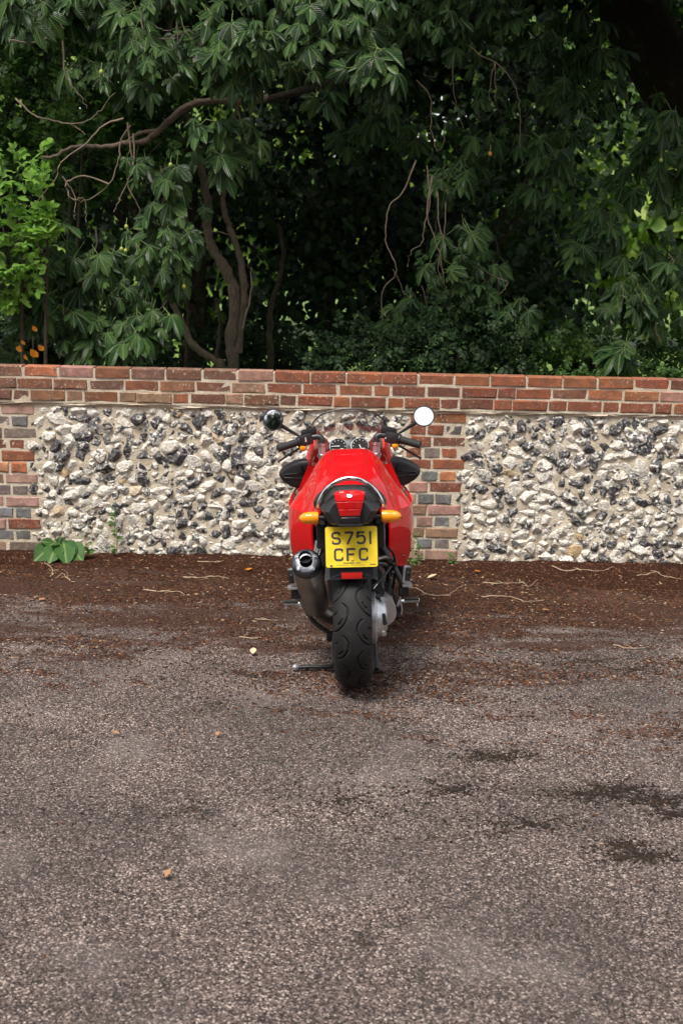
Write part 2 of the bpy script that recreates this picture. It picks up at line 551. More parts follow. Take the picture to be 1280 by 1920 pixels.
class MB:
    def __init__(self):
        self.V, self.F = [], []

    def add(self, V, F):
        b = len(self.V)
        self.V += [tuple(v) for v in V]
        self.F += [tuple(i + b for i in f) for f in F]
        return self

    def rings(self, rs, closed=True, cap0=True, cap1=True):
        n = len(rs[0])
        V = [p for r in rs for p in r]
        F = []
        for i in range(len(rs) - 1):
            for j in range(n if closed else n - 1):
                a, b = i * n + j, i * n + (j + 1) % n
                F.append((a, b, b + n, a + n))
        if closed and cap0:
            F.append(tuple(range(n))[::-1])
        if closed and cap1:
            F.append(tuple(range((len(rs) - 1) * n, len(rs) * n)))
        return self.add(V, F)

    def tube(self, path, r, n=10, cap=True, flat=1.0):
        P = [Vector(p) for p in path]
        rr = r if isinstance(r, (list, tuple, np.ndarray)) else [r] * len(P)
        rs = []
        t0 = (P[1] - P[0]).normalized()
        up = Vector((0, 0, 1)) if abs(t0.z) < 0.9 else Vector((0, 1, 0))
        x = t0.cross(up).normalized()
        for i, p in enumerate(P):
            t = (P[min(i + 1, len(P) - 1)] - P[max(i - 1, 0)]).normalized()
            x = (x - t * x.dot(t)).normalized()
            y = t.cross(x)
            rs.append([p + (x * math.cos(2 * math.pi * k / n) + y * math.sin(2 * math.pi * k / n) * flat) * rr[i] for k in range(n)])
        return self.rings(rs, True, cap, cap)

    def lathe(self, prof, org, axis, n=32, cap=False):
        """prof: list of (radius, height along axis)."""
        a = Vector(axis).normalized()
        up = Vector((0, 0, 1)) if abs(a.z) < 0.9 else Vector((0, 1, 0))
        x = a.cross(up).normalized()
        y = a.cross(x)
        o = Vector(org)
        rs = [[o + a * h + (x * math.cos(2 * math.pi * k / n) + y * math.sin(2 * math.pi * k / n)) * r for k in range(n)] for r, h in prof]
        return self.rings(rs, True, cap, cap)

    def box(self, c, s, rot=None, ch=0.12):
        """Box with chamfered edges; ch as a share of the smallest side."""
        bm = bmesh.new()
        bmesh.ops.create_cube(bm, size=1.0)
        bmesh.ops.scale(bm, vec=s, verts=bm.verts)
        if ch:
            bmesh.ops.bevel(bm, geom=bm.edges[:], offset=min(s) * ch, segments=2, affect='EDGES', profile=0.6)
        m = Matrix.Translation(c) @ (rot.to_4x4() if rot else Matrix.Identity(4))
        bmesh.ops.transform(bm, matrix=m, verts=bm.verts)
        bm.verts.index_update()
        self.add([v.co[:] for v in bm.verts], [[v.index for v in f.verts] for f in bm.faces])
        bm.free()
        return self

    def build(self, name, mat, parent=None, smooth=True, sharp=35):
        me = mesh_from(name, self.V, self.F, mat, smooth)
        bm = bmesh.new(); bm.from_mesh(me)
        bmesh.ops.recalc_face_normals(bm, faces=bm.faces)
        bm.to_mesh(me); bm.free()
        if smooth and sharp:
            me.set_sharp_from_angle(angle=R(sharp))
        return obj(name, me, parent)


def half_loft(secs, ny=5, nr=4):
    """secs: [(y, [(x,z) from top centre outwards and down])] -> rings mirrored in x."""
    ys = np.array([[s[0]] for s in secs])
    K = np.array([[c for p in s[1] for c in p] for s in secs])
    A = crom(np.hstack([ys, K]), ny)
    rs = []
    for row in A:
        h = crom(row[1:].reshape(-1, 2), nr)
        right = [(x, row[0], z) for x, z in h]
        left = [(-x, row[0], z) for x, z in h[::-1] if x > 1e-4]
        rs.append(right + left)
    return rs


# ================================================================== SETTING: ground
def grid_mesh(name, xs, ys, zf, mat):
    X, Yv = np.meshgrid(xs, ys)
    Z = zf(X, Yv)
    V = np.stack([X, Yv, Z], -1).reshape(-1, 3)
    nx, ny = len(xs), len(ys)
    i = np.arange((ny - 1) * (nx - 1))
    a = (i // (nx - 1)) * nx + i % (nx - 1)
    F = np.stack([a, a + 1, a + nx + 1, a + nx], 1)
    return fast_mesh(name, V, F, mat, True)


def wob(X, Yv, k, seed):
    g = np.random.default_rng(seed)
    z = np.zeros_like(X)
    for _ in range(7):
        a = g.uniform(0, 6.28); f = k * g.uniform(0.5, 2.2)
        z += np.sin((X * math.cos(a) + Yv * math.sin(a)) * f + g.uniform(0, 6.28))
    return z / 7


xs = np.concatenate([[-120, -40, -15, -7], np.linspace(-4, 4, 90), [7, 15, 40, 120]])
ys = np.concatenate([[-120, -40, -12, -4, 0], np.linspace(2.2, 7.9, 80), [7.97, 12, 20, 40, 120]])
gnd = obj('ground', grid_mesh('ground', xs, ys, lambda X, Yv: np.where((abs(X) < 4.2) & (Yv > 2) & (Yv < 7.9), wob(X, Yv, 6, 3) * 0.004, 0) - 0.002, M['ground']))
tag(gnd, kind='structure')

# leaf mould banked against the foot of the wall: a sheet that dips under the tarmac at its ragged front edge
def mould_h(X, Yv):
    edge = 7.38 + wob(X, Yv * 0, 4.0, 11) * 0.34
    t = np.clip((Yv - edge) / 0.7, -0.2, 1)
    return -0.012 + 0.042 * t + wob(X, Yv, 34, 12) * 0.011 + wob(X, Yv, 80, 13) * 0.005


ml = obj('soil', grid_mesh('soil', np.linspace(-3.9, 3.9, 330), np.linspace(6.7, 8.0, 70), mould_h, M['soil']))
tag(ml, kind='structure')
lawn = obj('lawn', grid_mesh('lawn', np.linspace(-40, 40, 20), np.linspace(8.4, 70, 20), lambda X, Yv: 0.05 + 0.01 * np.clip(Yv - 12, 0, 60) + wob(X, Yv, .5, 5) * 0.1, M['lawn']))
tag(lawn, kind='structure')

# ================================================================== the garden wall
WY, WT, WTOP = 7.96, 0.33, 1.232
X0, X1 = -3.75, 3.75
wall = empty('garden_wall', (0, WY, 0))
tag(wall, 'old flint panelled garden wall with red brick coping and brick piers', 'wall')

# mortar body: an uneven face, brick-thick behind
def wall_core():
    xs = np.linspace(X0, X1, 420)
    zs = np.linspace(-0.1, 1.0, 64)
    X, Z = np.meshgrid(xs, zs)
    Yv = wob(X, Z, 26, 21) * 0.006 + wob(X, Z, 70, 22) * 0.005 + 0.004
    inp = ((X > .40) & (X < .76)) | (X < -2.03)
    Yv = np.where(inp, Yv * .3 + .0015, Yv)
    V = np.stack([X, Yv, Z], -1).reshape(-1, 3)
    nx = len(xs)
    i = np.arange((len(zs) - 1) * (nx - 1))
    a = (i // (nx - 1)) * nx + i % (nx - 1)
    return fast_mesh('mortar', V, np.stack([a, a + 1, a + nx + 1, a + nx], 1), M['mortar'], True)


obj('mortar', wall_core(), wall)
mb = MB()
mb.box((0, 0.045 + (WT - 0.06) / 2, 0.46), (X1 - X0 - 0.02, WT - 0.06, 1.12), ch=0)       # hearting
mb.build('wall_core', M['mortar'], wall, False)
mb = MB()
mb.box((0, -0.0135 + 0.045, 1.113), (X1 - X0 - 0.03, 0.09, 0.222), ch=0)     # bedding mortar of the coping
mb.build('coping_mortar', M['mortar'], wall, False)


def fillet():                                                                             # smeared mortar ledge under the coping
    xs = np.arange(X0, X1, 0.03)
    prof = [(0.0, 1.006), (-0.008, 1.002), (-0.011, 0.995), (-0.004, 0.986), (0.014, 0.978)]
    rs = [[(x, y + 0.006 * math.sin(x * 17 + k) * (0 < k < 4) + random.uniform(-.003, .003), z + 0.005 * math.sin(x * 9.3 + k * .6) + random.uniform(-.002, .002)) for k, (y, z) in enumerate(prof)] for x in xs]
    m = MB(); m.rings(rs, False)
    return m.build('mortar_fillet', M['mortar'], wall)


fillet()


def brick_mesh(lx, lz, depth, seed):
    g = random.Random(seed)
    j = lambda a: g.uniform(-a, a)
    c = 0.006
    def ring(ins, y, jit):
        pts = []
        for sx, sz in ((-1, -1), (0, -1), (1, -1), (1, 1), (0, 1), (-1, 1)):
            pts.append((sx * (lx / 2 - ins) + j(jit), y + j(jit * 0.5), sz * (lz / 2 - ins) + j(jit)))
        return pts
    r0, r1, r2 = ring(0, depth, 0.0), ring(0, c, 0.0034), ring(c * 0.9, 0, 0.0034)
    V = r0 + r1 + r2
    F = []
    for k in (0, 6):
        for i in range(6):
            F.append((k + i, k + (i + 1) % 6, k + 6 + (i + 1) % 6, k + 6 + i))
    F += [(12, 13, 16, 17), (13, 14, 15, 16)]
    me = mesh_from('brick', V, F, M['brick'], False)
    bm = bmesh.new(); bm.from_mesh(me); bmesh.ops.recalc_face_normals(bm, faces=bm.faces); bm.to_mesh(me); bm.free()
    return me


BR = {}
def brick(xa, xb, z, h, y, depth, col, smear=0.3):
    key = (round((xb - xa) * 100), round(depth, 2), random.randrange(5))
    lx = key[0] / 100.0
    if key not in BR:
        BR[key] = brick_mesh(lx, 0.0635, depth, hash(key) & 1023)
    o = obj('brick', BR[key], wall, ((xa + xb) / 2 + random.uniform(-.002, .002), y + random.uniform(-.004, .004), z + h / 2 + random.uniform(-.0015, .0015)))
    o.rotation_euler = (0, R(random.uniform(-.5, .5)), R(random.uniform(-.5, .5)))
    o.scale = (1, 1, h / 0.0635)
    o.color = (*col, smear)


def jit(c, a=0.18):
    k = 1 + random.uniform(-a, a)
    return tuple(max(0.01, min(1, x * k * (1 + random.uniform(-.06, .06)))) for x in c)


REDS = [(0.283, 0.086, 0.042), (0.317, 0.098, 0.045), (0.232, 0.077, 0.044), (0.36, 0.122, 0.053), (0.197, 0.08, 0.052)]
BROWN = [(0.222, 0.098, 0.057), (0.308, 0.182, 0.109), (0.189, 0.094, 0.063), (0.274, 0.122, 0.066), (0.265, 0.103, 0.052)]
PINK = [(0.46, 0.27, 0.215), (0.43, 0.25, 0.20), (0.48, 0.30, 0.235), (0.40, 0.215, 0.165)]
ORANGE = [(0.58, 0.24, 0.10), (0.60, 0.29, 0.14), (0.50, 0.16, 0.075)]
BLUE = [(0.16, 0.175, 0.19), (0.22, 0.235, 0.245), (0.19, 0.175, 0.165), (0.24, 0.22, 0.195), (0.13, 0.13, 0.14)]
GREYBR = [(0.22, 0.17, 0.14), (0.26, 0.21, 0.17)]

# coping: two courses of stretchers over one of stretcher and header by turns, set 18 mm proud
for ci, zt in enumerate((WTOP, WTOP - 0.0755, WTOP - 0.151)):
    z = zt - 0.0645
    x = X0 + (0.0, 0.085, 0.05)[ci]
    k = 0
    while x < X1 - 0.05:
        L = 0.216 if ci < 2 or k % 2 == 0 else 0.104
        if ci < 2 and random.random() < 0.05:
            L = 0.105
        L += random.uniform(-.004, .004)
        left = x < -0.3 + random.uniform(-1.2, 0.6)
        col = random.choice(BROWN if left else REDS)
        if random.random() < 0.05:
            col = random.choice(GREYBR[:1] + PINK[3:])
        if random.random() < 0.12:
            col = random.choice(ORANGE[2:] + REDS)
        brick(x, x + L, z, 0.0645, -0.018, 0.105, jit(col), 1.0 if left else 0.4)
        x += L + 0.0105
        k += 1

# brick piers, toothed into the flint; courses of stretchers and of headers by turns
PIERS = []                                        # (xa, xb, z0, z1) taken by bricks
def pier(x_in, x_out, edge, seed):
    """x_in: outer (hidden or far) side, edge: the toothed side(s)."""
    random.seed(seed)
    n = 13
    p = 0.0752
    for i in range(n):
        zt = 0.998 - 0.012 - i * p
        z = zt - 0.0645
        low = i / n
        header = i % 2 == 1
        drift = -0.03 * low
        if edge == 'right':                       # right pier
            xb = (0.755 if header else 0.80) + drift + random.uniform(-.012, .012) - (0.02 if i > 4 else 0)
            xs_ = [xb]
            while xs_[-1] > 0.36:
                xs_.append(xs_[-1] - ((0.104 if header else 0.214) + 0.0105))
            segs = [(b - (0.104 if header else 0.214), b) for b in xs_[:-1]]
            segs = [s for s in segs if s[1] > 0.42]
            if not header:
                segs[-1] = (max(segs[-1][0], 0.43), segs[-1][1]) if segs[-1][1] - max(segs[-1][0], .43) > .07 else segs[-1]
        else:                                     # left pier
            xb = (-2.045 if header else -1.985) + 0.035 * low + random.uniform(-.012, .012) + (0.02 if i < 3 else 0)
            L = 0.104 if header else 0.214
            segs = []
            b = xb
            while b > -2.65:
                segs.append((b - L, b)); b -= L + 0.0105
        for a, b in segs:
            rr = random.random()
            if edge == 'right':
                if header:
                    col = random.choice(BLUE if rr < (0.45 if low < .35 else 0.72) else (ORANGE + REDS if low < .4 else PINK))
                else:
                    col = random.choice(REDS if (low < 0.5 and rr < 0.85) or rr < 0.25 else PINK + BROWN[:2])
            else:
                if header:
                    col = random.choice(PINK if low > .9 else (ORANGE + REDS if i in (3, 5) else BLUE))
                else:
                    col = random.choice(PINK + BROWN[1:2] if rr < 0.6 else GREYBR + REDS[:2])
            brick(a, b, z, 0.0635, -0.002, 0.06, jit(col, .14), 0.9 if low > .4 else 0.45)
        PIERS.append((min(s[0] for s in segs), max(s[1] for s in segs), z - 0.006, zt + 0.006))


pier(0, 0, 'right', 31)
pier(0, 0, 'left', 32)
random.seed(5)

# flints: knapped nodules in rough courses; the 300 that show largest are objects, the rest one mesh
def flint_shape(seed):
    g = np.random.default_rng(seed)
    bm = bmesh.new()
    bmesh.ops.create_icosphere(bm, subdivisions=2, radius=1.0)
    V = np.array([v.co[:] for v in bm.verts])
    nrm = V.copy()
    # flatten a few knapped facets, then knobs
    for _ in range(8):
        d = g.normal(size=3); d[1] -= .6; d /= np.linalg.norm(d)
        h = g.uniform(0.42, 0.82)
        s = V @ d
        V = V - np.outer(np.clip(s - h, 0, None) * 0.92, d)
    for _ in range(6):
        d = g.normal(size=3); d /= np.linalg.norm(d)
        V += nrm * (np.exp(-((nrm - d) ** 2).sum(1) / 0.25) * g.uniform(-0.30, 0.36))[:, None]
    keep = [f for f in bm.faces if f.calc_center_median().y < 0.30]
    idx = [[v.index for v in f.verts] for f in keep]
    bm.free()
    used = sorted({i for f in idx for i in f})
    mp = {k: n for n, k in enumerate(used)}
    return V[used], np.array([[mp[i] for i in f] for f in idx])


SHAPES = [flint_shape(100 + i) for i in range(18)]


def in_pier(x, z, hw, hh):
    for a, b, z0, z1 in PIERS:
        if x + hw > a - 0.004 and x - hw < b + 0.004 and z + hh * 0.6 > z0 and z - hh * 0.6 < z1:
            return True
    return False


flints = []
occ = {}
def free(x, z, hw, hh, k):
    cx, cz = int(x // 0.15), int(z // 0.15)
    for i in range(cx - 1, cx + 2):
        for jx in range(cz - 1, cz + 2):
            for (a, b, c, d) in occ.get((i, jx), ()):
                if ((x - a) / (hw + c)) ** 2 + ((z - b) / (hh + d)) ** 2 < k:
                    return False
    return True


def put(x, z, hw, hh):
    flints.append((x, z, hw, hh))
    occ.setdefault((int(x // 0.15), int(z // 0.15)), []).append((x, z, hw, hh))


z = 0.012
while z < 0.985:
    rh = random.uniform(0.046, 0.066) if z < 0.5 else random.uniform(0.050, 0.078)
    x = X0 + random.uniform(0, 0.08)
    while x < X1:
        hh = rh * random.uniform(0.46, 0.66)
        hw = hh * random.choice((0.8, 1.0, 1.15, 1.3, 1.6, 1.9)) * random.uniform(.85, 1.1)
        hw = min(hw, 0.060)
        xc, zc = x + hw, z + rh / 2 + random.uniform(-.014, .014)
        if zc + hh < 0.992 and not in_pier(xc, zc, hw * .9, hh) and free(xc, zc, hw, hh, 0.50) and random.random() > (0.03 if z < .45 else 0.08):
            put(xc, zc, hw, hh)
        x += 2 * hw + random.uniform(-.004, 0.008 if z < 0.45 else 0.016)
    z += rh * 0.90
for _ in range(26000):
    x, zz = random.uniform(X0, X1), random.uniform(0.005, 0.985)
    hh = random.uniform(0.010, 0.028); hw = hh * random.uniform(.9, 1.7)
    if zz + hh < 0.99 and not in_pier(x, zz, hw * .9, hh) and free(x, zz, hw, hh, 0.60):
        put(x, zz, hw, hh)

def flint_tone(z):
    r = random.random()
    dark = 0.31 if z > 0.42 else 0.16
    if r < dark:
        t = random.uniform(0.24, 0.42)
    elif r < dark + 0.25:
        t = random.uniform(0.42, 0.54)
    else:
        t = random.uniform(0.58, 0.95)
    return t, (random.uniform(.6, 1) if random.random() < 0.035 else random.uniform(0, .16))


px = project([(f[0], WY, f[1]) for f in flints])
vis = [(0 < p[0] < 1280 and not (545 < p[0] < 765 and p[1] > 850 and abs(p[0] - 655) < 105)) for p in px]
order = sorted(range(len(flints)), key=lambda i: -flints[i][2] * flints[i][3] * (1 if vis[i] else 0))
FM = [fast_mesh('flint', v, f, M['flint'], False) for v, f in SHAPES]
for me in FM:
    me.polygons.foreach_set('use_smooth', [True] * len(me.polygons)); me.set_sharp_from_angle(angle=R(28))
mv, mf, mt, base = [], [], [], 0
for rank, i in enumerate(order):
    x, zz, hw, hh = flints[i]
    s = random.randrange(len(SHAPES))
    rot = Matrix.Rotation(R(random.uniform(-28, 28)), 3, 'Y') @ Matrix.Rotation(R(random.choice((0, 180)) + random.uniform(-12, 12)), 3, 'Y')
    t, wm = flint_tone(zz)
    dep = random.uniform(0.42, 0.72) * hh + 0.006
    yy = random.uniform(0.004, 0.013)
    if rank < 300:
        o = obj('flint', FM[s], wall, (x, yy, zz))
        o.scale = (hw * 1.34, dep, hh * 1.36)
        o.rotation_euler = rot.to_euler()
        o.color = (t, wm, 0, 1)
    else:
        v, f = SHAPES[s]
        v = v * np.array([hw * 1.34, dep, hh * 1.36]) @ np.array(rot).T + np.array([x, yy, zz])
        mv.append(v); mf.append(f + base); base += len(v)
        mt.append(np.tile([t, wm, 0, 1], (len(v), 1)))
fs = obj('flint_fill', fast_mesh('flint_fill', np.vstack(mv), np.vstack(mf), M['flint_mass'], False, tone=np.vstack(mt)), wall)
fs.data.polygons.foreach_set('use_smooth', [True] * len(fs.data.polygons)); fs.data.set_sharp_from_angle(angle=R(28))
tag(fs, kind='stuff')

# ================================================================== the motorcycle (local: x right, y forward, z up, origin under the rear axle)
bike = empty('motorcycle', (0.0776, 5.584, 0.0))
bike.rotation_euler = (0, -R(2.6), 0)
tag(bike, 'red sports touring motorcycle seen from behind, parked facing the flint wall', 'motorcycle')


def part(name, m, mat, parent=bike, **kw):
    return m.build(name, M[mat], parent, **kw)


def mir(P, s):
    return [(p[0] * s, p[1], p[2]) for p in P]


# --- tyres with real grooves
def groove_lines():
    L = []
    for s in (-1, 1):
        o = 0.0 if s < 0 else 0.075
        # long hooked sweep from the shoulder to the middle and back
        a = [(1.12, 0.0), (0.78, 0.005), (0.48, 0.022), (0.24, 0.054), (0.15, 0.090), (0.20, 0.118), (0.36, 0.138)]
        b = [(1.12, 0.092), (0.88, 0.088), (0.66, 0.098)]
        d = [(0.60, 0.040), (0.46, 0.052), (0.40, 0.066)]
        L += [[(s * x, y + o) for x, y in a], [(s * x, y + o) for x, y in b], [(s * x, y + o) for x, y in d]]
    return [np.array(crom(l, 4)) for l in L]


def tyre(name, rad, width, nc, na, parent, center):
    th = np.concatenate([np.linspace(-2.75, -.75, nc, endpoint=False), np.linspace(-.75, 2 * math.pi - 2.75, nc // 5, endpoint=False)]) if rad > .305 else np.linspace(0, 2 * math.pi, nc, endpoint=False)
    nc = len(th)
    u = np.linspace(-1, 1, na)
    circ = 2 * math.pi * rad
    per = circ / round(circ / 0.155)
    # section: wide round crown, then the side wall running in to the rim
    ang = np.clip(u, -1, 1) * R(100)
    sx = np.sign(u) * (width / 2) * np.abs(np.sin(np.clip(np.abs(ang), 0, R(90)))) ** 0.92
    sx = np.where(np.abs(ang) > R(90), np.sign(u) * (width / 2) * (1 - 0.16 * ((np.abs(ang) - R(90)) / R(10)) ** 1.5), sx)
    drop = (1 - np.cos(np.clip(np.abs(ang), 0, R(90)))) * width * 0.40
    drop = np.where(np.abs(ang) > R(90), width * 0.40 + (np.abs(ang) - R(90)) / R(10) * width * 0.12, drop)
    T, U = np.meshgrid(th, u, indexing='ij')
    arc = (T / (2 * math.pi) * circ) % per
    P = np.stack([U * 1.28, arc], -1)
    d = np.full(T.shape, 9.0)
    tw = np.array([width * 0.62, 1.0])
    for ln in groove_lines():
        for sh in (-per, 0, per):
            q = (ln + np.array([0, sh]))
            for a, b in zip(q[:-1], q[1:]):
                A, B = a * tw, b * tw
                ab = B - A
                t = np.clip(((P * tw - A) @ ab) / (ab @ ab), 0, 1)
                d = np.minimum(d, np.linalg.norm(P * tw - A - t[..., None] * ab, axis=-1))
    g = np.clip(1 - (d - 0.0022) / 0.0014, 0, 1) * 0.0075 * (np.abs(U) < 0.80)
    rr = rad - drop[None, :] - g * np.cos(np.clip(ang, -1.5, 1.5))[None, :]
    X = np.broadcast_to(sx[None, :], T.shape) - np.sign(U) * g * np.abs(np.sin(ang))[None, :]
    V = np.stack([X, rr * np.sin(T), rr * np.cos(T)], -1).reshape(-1, 3) + np.array(center)
    i, jx = np.meshgrid(np.arange(nc), np.arange(na - 1), indexing='ij')
    a = (i * na + jx).ravel(); b = (((i + 1) % nc) * na + jx).ravel()
    gf = g.ravel()
    fm = ((gf[a] + gf[a + 1] + gf[b] + gf[b + 1]) / 4 > .0035).astype(int)
    me = fast_mesh(name, V, np.stack([a, a + 1, b + 1, b], 1), [M['tyre'], M['matt_black']], True, fm=fm)  # groove faces coloured darker, without the tread's dust
    return obj(name, me, parent)


def wheel(name, rad, width, center, nc, na):
    m = MB()
    rr = rad - width * 0.50
    hw = width * 0.36
    m.lathe([(rr + .012, -hw - .006), (rr, -hw - .004), (rr - .02, -hw + .012), (rr - .03, -hw * .3), (rr - .03, hw * .3), (rr - .02, hw - .012), (rr, hw + .004), (rr + .012, hw + .006)], center, (1, 0, 0), 48)
    m.lathe([(0.001, -.035), (.05, -.035), (.055, 0), (.05, .035), (.001, .035)], center, (1, 0, 0), 24)
    c = Vector(center)
    for k in range(5):
        a = 2 * math.pi * k / 5
        d = Vector((0, math.sin(a), math.cos(a)))
        m.tube([c + d * .045, c + d * (rr - .02)], [.022, .016], 8)
    wobj = part(name, m, 'alu')
    tyre('tyre', rad, width, nc, na, wobj, center)
    return wobj


rw = wheel('rear_wheel', 0.312, 0.175, (0, 0.02, 0.323), 420, 84)
fw = wheel('front_wheel', 0.300, 0.122, (0, 1.478, 0.300), 150, 32)
m = MB()
for s in (-1, 1):
    m.lathe([(.16, .066 * s), (.16, .071 * s), (.095, .071 * s), (.095, .066 * s), (.16, .066 * s)], (0, 1.478, .3), (1, 0, 0), 36)
part('brake_disc', m, 'steel', fw)
m = MB()
arc = [[(math.sin(u) * .078 + 0, 1.478 + .335 * math.sin(t), .3 + (.335 - .03 * abs(math.sin(u)) ** 2) * math.cos(t)) for u in np.linspace(-1.5, 1.5, 9)] for t in np.linspace(-1.1, .7, 14)]
m.rings(arc, False)
part('front_mudguard', m, 'red')
for s in (-1, 1):
    m = MB()
    m.tube([(.085 * s, 1.45, .30), (.105 * s, 1.30, .62)], .027, 14)
    m.tube([(.105 * s, 1.30, .62), (.145 * s, 1.07, .93)], .021, 14)
    part('fork_leg', m, 'darkmetal')

# --- tank, one arch with a waist for the knees
TANK = [
    (0.40, [(0, .842), (.055, .840), (.105, .822), (.128, .785), (.130, .73)]),
    (0.50, [(0, .868), (.062, .864), (.108, .842), (.130, .795), (.136, .71)]),
    (0.595, [(0, .902), (.074, .897), (.114, .866), (.132, .800), (.146, .70)]),
    (0.655, [(0, .925), (.082, .920), (.138, .884), (.178, .815), (.216, .70)]),
    (0.74, [(0, .955), (.088, .951), (.148, .908), (.198, .828), (.262, .695)]),
    (0.83, [(0, .978), (.096, .973), (.154, .926), (.212, .842), (.314, .690)]),
    (0.90, [(0, .985), (.100, .980), (.158, .932), (.216, .846), (.324, .688)]),
    (0.98, [(0, .975), (.100, .968), (.155, .915), (.210, .830), (.316, .688)]),
    (1.05, [(0, .920), (.094, .910), (.160, .865), (.215, .795), (.270, .688)]),
]
rs = half_loft(TANK, 5, 5)
tank = part('fuel_tank', MB().rings(rs), 'red', sharp=50)
for s in (-1, 1):                                  # panel gap running down the tank
    pts = []
    for sec in crom(np.array([[y] + [c for p in q for c in p] for y, q in TANK]), 4)[2:-5]:
        h = crom(sec[1:].reshape(-1, 2), 6)
        xg = .088 + .012 * (sec[0] - .8)
        k = min(range(len(h)), key=lambda i: abs(h[i][0] - min(xg, .105)))
        zz = np.interp(xg, h[:16, 0], h[:16, 1])
        pts.append((xg * s, sec[0], zz + .0003))
    part('panel_gap', MB().tube(pts, .0016, 5), 'matt_black', tank)

# --- side fairings
FAIR = [
    (0.60, [(.196, .705), (.203, .61), (.196, .50), (.182, .44)]),
    (0.66, [(.232, .705), (.240, .61), (.230, .49), (.208, .42)]),
    (0.74, [(.278, .703), (.288, .60), (.274, .47), (.245, .392)]),
    (0.82, [(.313, .700), (.322, .59), (.310, .46), (.283, .372)]),
    (0.95, [(.327, .700), (.333, .58), (.320, .46), (.286, .368)]),
    (1.20, [(.310, .715), (.318, .60), (.302, .48), (.268, .39)]),
    (1.42, [(.250, .735), (.262, .62), (.245, .51), (.215, .44)]),
    (1.58, [(.180, .745), (.190, .65), (.175, .56), (.15, .50)]),
]
for s in (-1, 1):
    A = crom(np.array([[y] + [c for p in q for c in p] for y, q in FAIR]), 4)
    rs = []
    for row in A:
        h = crom(row[1:].reshape(-1, 2), 5)
        rs.append([(x * s, row[0], z) for x, z in h] + [((x - .010) * s, row[0] + .004, z + (.002 if i else -.004)) for i, (x, z) in list(enumerate(h))[::-1]])
    part('fairing_panel', MB().rings(rs), 'red')
    # inner skin between fairing and frame: dark
    m = MB().box((.15 * s, .80, .56), (.012, .34, .24), ch=.2)
    part('inner_panel', m, 'blk')

for s in (-1, 1):
    for y, z in ((.70, .66), (.80, .46), (.72, .45)):
        r_o = np.interp(y, [q[0] for q in FAIR], [q[1][1][0] for q in FAIR])
        part('fastener', MB().lathe([(.0005, .004), (.005, .0035), (.0065, 0)], ((r_o - .004) * s, y, z), (s * .75, -.6, .05), 10), 'darkmetal')

# --- upper fairing and windscreen
UP = [
    (1.10, [(.262, .705), (.240, .80), (.212, .895), (.190, .955)]),
    (1.18, [(.285, .715), (.255, .83), (.218, .955), (.194, 1.025)]),
    (1.26, [(.292, .715), (.255, .83), (.215, .965), (.190, 1.058)]),
    (1.42, [(.262, .715), (.225, .81), (.190, .915), (.162, .992)]),
    (1.56, [(.205, .72), (.180, .78), (.150, .86), (.128, .925)]),
    (1.66, [(.13, .72), (.12, .765), (.10, .82), (.08, .87)]),
]
for s in (-1, 1):
    A = crom(np.array([[y] + [c for p in q for c in p] for y, q in UP]), 4)
    rs = []
    for row in A:
        h = crom(row[1:].reshape(-1, 2), 5)
        rs.append([(x * s, row[0], z) for x, z in h] + [((x - .008) * s, row[0], z) for x, z in h[::-1]])
    part('upper_fairing', MB().rings(rs), 'red')
m = MB()
rs = []
for y, xx, z0, z1 in ((1.56, .205, .70, .85), (1.66, .14, .68, .80), (1.72, .06, .68, .74)):
    rs.append([(xx * math.sin(a), y + .03 * math.cos(a), z0 + (z1 - z0) * (.5 + .5 * math.cos(a * 1.0))) for a in np.linspace(-math.pi / 2, math.pi / 2, 15)])
m.rings(rs, False)
part('nose_fairing', m, 'red')
m = MB().lathe([(.001, .02), (.05, .018), (.065, .0), (.065, -.05)], (0, 1.70, .71), (0, 1, .1), 24)
part('headlight', m, 'chrome')


def screen():
    nu, nv = 25, 14
    edge = crom([(.128, 1.56, .925), (.162, 1.42, .992), (.192, 1.26, 1.060), (.200, 1.235, 1.073)], 5)
    cen = crom([(0, 1.64, .935), (0, 1.50, 1.00), (0, 1.30, 1.115), (0, 1.215, 1.158)], 5)
    pick = lambda C, t: np.array([np.interp(t, np.linspace(0, 1, len(C)), C[:, k]) for k in range(3)])
    G = []
    for j in range(nv):
        e, c = pick(edge, j / (nv - 1)), pick(cen, j / (nv - 1))
        row = []
        for i in range(nu):
            u = -1 + 2 * i / (nu - 1)
            b = abs(u) ** 2.2
            row.append((e[0] * math.sin(u * math.pi / 2) * .55 + e[0] * u * .45, c[1] + (e[1] - c[1]) * b, c[2] + (e[2] - c[2]) * b))
        G.append(row)
    o = part('windscreen', MB().rings(G, False), 'glass', sharp=0)
    rim = G[-1]
    side = [g[0] for g in G]
    part('edge_trim', MB().tube(rim, .0042, 6), 'blk', o)
    for k in (0, -1):
        part('edge_trim', MB().tube([g[k] for g in G], .0028, 6), 'blk', o)
    return o


screen()

# --- added fill plates: black for the unlit inside of the body, red at the sides
part('dark_infill', MB().box((0, .80, .575), (.40, .05, .25), None, .2), 'blk')
part('dark_infill', MB().box((0, 1.06, .60), (.56, .03, .26), None, .2), 'blk')
for s in (-1, 1):
    rs = [[(.16 * s, y, .69), (.292 * s, y, .69), (.282 * s, y, .735), (.255 * s, y, .80), (.225 * s, y, .87), (.14 * s, y, .87)] for y in (1.085, 1.10)]
    part('inner_fairing', MB().rings(rs), 'red')

